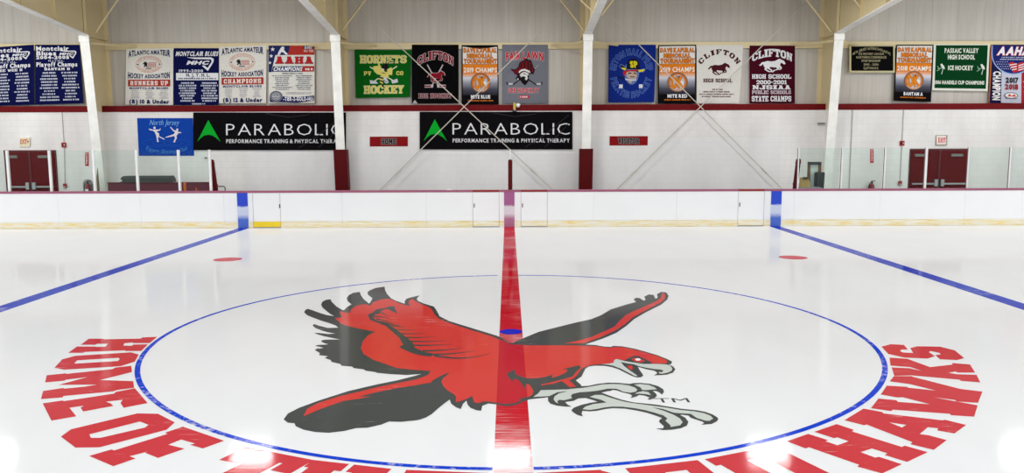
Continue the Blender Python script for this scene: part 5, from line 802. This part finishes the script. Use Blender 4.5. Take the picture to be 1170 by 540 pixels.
A.rect((7, 6, 7), 98, 98, 704, 452, 'ground'); A.text('N.J. JERSEY INTERSCHOLASTIC' if False else 'NEW JERSEY INTERSCHOLASTIC', 0, 0, 1, 1, CRM, 'sans', .0, .25, arch(116, 112, 664, 148, 82))
for t_, a, b, y0, y1 in (('ICE HOCKEY LEAGUE', 204, 566, 190, 222), ('NORTHERN CONFERENCE', 172, 602, 240, 274), ('SPORTSMANSHIP', 246, 516, 292, 324), ('2005 - 2006', 276, 486, 345, 377), ('CLIFTON H.S.', 276, 490, 397, 431)): A.text(t_, a, y0, b, y1, CRM, bold=.0, gap=.22)
A.done()
tournament((1022, 51, 1066, 117), '2018', 'BANTAM A', 'orange and black tournament banner reading BANTAM A', ((1024, 51), (1066.3, 51), (1063.6, 116.5), (1021, 115)))
A = Art('team_banner', (1065, 50.5, 1131, 104), YBN, (108, 80, 1070, 912), 'dark green PASSAIC VALLEY banner with white border', 'banner', (226, 226, 216), 'hanging banners', quad=((1067, 50.5), (1131, 50.5), (1128.5, 104), (1065, 103)))
A.rect((2, 58, 24), 146, 98, 1036, 872, 'ground'); LW = (222, 226, 214); A.text('PASSAIC VALLEY', 296, 156, 880, 232, LW, bold=.05, gap=.1); A.text('HIGH SCHOOL', 356, 272, 822, 348, LW, bold=.05, gap=.1); A.text('ICE HOCKEY', 366, 466, 800, 540, LW, bold=.05, gap=.1); A.text('2006 HANDELS CUP CHAMPIONS', 130, 736, 1004, 796, LW, bold=.05, gap=.1)
for x in (240, 930):
    A.line((150, 186, 160), [(x-50, 520), (x+60, 500)], 12); A.line((190, 206, 190), [(x+10, 430), (x+40, 510), (x+20, 620)], 14); A.line((150, 186, 160), [(x-60, 470), (x-20, 540), (x-70, 560)], 10); A.poly(LW, [(x-10, 440), (x+20, 430), (x+60, 480), (x+74, 530), (x+40, 520), (x+10, 490)])
A.done()
A = Art('championship_banner', (1129.6, 51, 1184, 118), YBN, (32, 40, 424, 520), 'navy AAHA champion banner with flag design dated 2017 and 2018 at the right edge', 'banner', (24, 26, 66), 'hanging banners', quad=((1132, 51), (1184, 51), (1184, 119), (1129.5, 117.5)))
A.poly((176, 96, 44), [(32, 40), (44, 40), (46, 200), (40, 520), (32, 520)], 'border'); A.rect((196, 198, 214), 132, 240, 300, 516, 'date_panel'); A.rect((170, 34, 44), 300, 240, 424, 516, 'side_panel')
A.rows((206, 200, 206), 312, 400, [300+k*20 for k in range(9)], 8)
A.poly((150, 176, 222), [(44, 46)]+[(228+186*math.cos(k*PI/20), 110+174*math.sin(k*PI/20)) for k in range(20, -1, -1)]+[(414, 46)]); A.poly((28, 40, 110), [(50, 46)]+[(228+178*math.cos(k*PI/20), 110+164*math.sin(k*PI/20)) for k in range(20, -1, -1)]+[(406, 46)])
for k in range(26): star(A, 86+(k % 6)*18+(k//6)*9, 180+(k//6)*19, 5, WH)
A.poly((190, 44, 52), [(186, 188), (216, 178), (256, 196), (280, 186), (310, 180), (350, 186), (352, 220), (310, 250), (226, 268), (214, 240)])
for k in range(3): A.line(WH, [(194+k*10, 206+k*20), (256, 196+k*20)], 8); A.line(WH, [(270, 212+k*18), (344, 186+k*20)], 8)
A.text('AAHA', 92, 62, 372, 122, (238, 238, 244), bold=.06, gap=.08, shear=.3, out=(178, 36, 48), ow=4); A.rows((196, 204, 226), 124, 340, [144], 8, minw=1); A.rows((196, 204, 226), 112, 350, [160], 8, minw=1)
A.text('CHAMPION', 0, 0, 1, 1, (236, 232, 232), 'sans', .05, .12, lambda X, Yv: (62+Yv*58, 258+X*238)); A.text('2017', 164, 310, 272, 350, (40, 34, 40), bold=.05); A.text('2018', 160, 364, 270, 404, (150, 34, 36), bold=.05)
A.ell((120, 116, 124), 212, 454, 58, 26); A.ell((226, 222, 224), 212, 454, 50, 20); A.poly((196, 70, 40), [(180, 462), (200, 440), (214, 460), (240, 442), (252, 464)]); A.rows((90, 86, 92), 164, 262, [478], 6, minw=1); A.done()
# long sponsor banners
def sponsor(dx, y0, label):
    A = Art('sponsor_banner', (479.5+dx, y0, 654+dx, y0+43), YW-.045, (479.5, 127.5, 654, 170.5), label, 'banner', (11, 9, 12), 'long black banners', .004)
    A.poly((12, 168, 46), [(484, 161), (496.7, 136), (510.7, 161), (506, 156.6), (501.5, 153.8), (496.7, 152.8), (492, 153.8), (488, 156.6)], 'triangle_logo')
    A.text('PARABOLIC', 517, 140.3, 651, 153.6, (226, 226, 228), bold=-.012, gap=.22); A.text('PERFORMANCE TRAINING & PHYSICAL THERAPY', 517.2, 158.2, 651, 162.3, (214, 214, 216), bold=.03, gap=.2)
    for k in (0, 1): A.line((52, 46, 52), [(600+k*22, 168), (622+k*16, 154), (650, 131+k*9)], .8, 'cloth_crease')
    A.line((50, 44, 50), [(562, 128.6), (588, 133), (612, 130)], .8, 'cloth_crease'); A.done()
sponsor(-258.7, 128.4, 'long black sponsor banner partly hidden behind the second column'); sponsor(0, 127.6, 'long black sponsor banner with green triangle between the HOME sign and the third column')
A = Art('skating_club_banner', (156.7, 135, 221.7, 178), YW-.015, (70, 50, 745, 497), 'bright blue figure skating banner with two white skaters', 'banner', (18, 66, 164), 'hanging banners', .004, quad=((156.6, 134.8), (220.3, 134.8), (221.8, 177.8), (158.6, 177.8)))
SK = (128, 180, 226); A.text('North Jersey', 226, 70, 580, 132, SK, bold=.0, shear=.25); A.text('Figure Skating Club', 0, 0, 1, 1, (70, 140, 210), 'sans', .0, .13, lambda X, Yv: (160+X*500+Yv*14, 428+42*(1-(2*X-1)**2)-Yv*46))
A.ringe((38, 92, 190), 300, 345, 180, 45, 4); A.ringe((38, 92, 190), 545, 345, 160, 45, 4); A.ringe((38, 92, 190), 320, 348, 80, 22, 4); A.ringe((38, 92, 190), 520, 348, 90, 24, 4)
PSK = (228, 220, 224)
A.ell(PSK, 277, 166, 14, 16); A.poly(PSK, [(206, 178), (214, 176), (262, 188), (292, 186), (336, 186), (350, 168), (352, 182), (340, 198), (302, 206), (312, 222), (328, 228), (330, 246), (326, 262), (396, 296), (390, 306), (318, 270), (316, 300), (322, 332), (302, 334), (300, 300), (292, 252), (276, 214), (258, 200), (216, 192)])
A.ell(PSK, 553, 188, 13, 16); A.poly(PSK, [(466, 158), (476, 154), (514, 194), (540, 198), (566, 212), (600, 218), (596, 228), (562, 228), (556, 244), (540, 258), (544, 288), (528, 310), (520, 336), (500, 338), (508, 312), (522, 288), (512, 262), (412, 282), (404, 276), (508, 240), (524, 218), (498, 198)]); A.done()
# ================================================================== LIGHT
LAMPG = paint('lamp_grey', (120, 120, 120), .4, .5, .5)
def high_bay(x, y, z, pw, label):
    t = thing('high_bay_lamp', label, 'lamp', (x, y, z), 'high bay lamps')
    obj('housing', prism(bmesh.new(), [(y-.36, z), (y-.30, z+.12), (y-.12, z+.2), (y+.12, z+.2), (y+.30, z+.12), (y+.36, z)], 'x', x-.64, x+.64), LAMPG, t); obj('hanger', tube(bmesh.new(), [(x, y, z+.19), (x, y, roofz(y))], .012, 6), GREYM, t)
    li = bpy.data.lights.new('lamp_light', 'AREA'); li.shape = 'RECTANGLE'; li.size = 1.2; li.size_y = .62; li.energy = pw; li.color = (1, 1, .995)
    o = bpy.data.objects.new('lamp_light', li); C.objects.link(o); o.parent = t; o.location = (0, 0, -.012)
rowsL = [(13.3, 'in the row nearest the banners'), (5.0, 'in the second row from the banners'), (-3.4, 'in the third row from the banners')]
for y, rn_ in rowsL:
    for x, cn in ((-15.8, 'far left'), (-7.9, 'left'), (0, 'middle'), (7.9, 'right'), (15.8, 'far right')): high_bay(x, y, 7.05, LAMP_W*(1.7 if y > 10 else .8), 'grey high bay lamp, %s one %s' % (cn, rn_))
W = bpy.data.worlds.new('hall_fill'); SC.world = W; W.use_nodes = True  # added fill light, let in through the open front and sides
bg = W.node_tree.nodes['Background']; bg.inputs[0].default_value = (.93, .97, 1, 1); bg.inputs[1].default_value = WORLD_S
SC.view_settings.exposure = EXPO
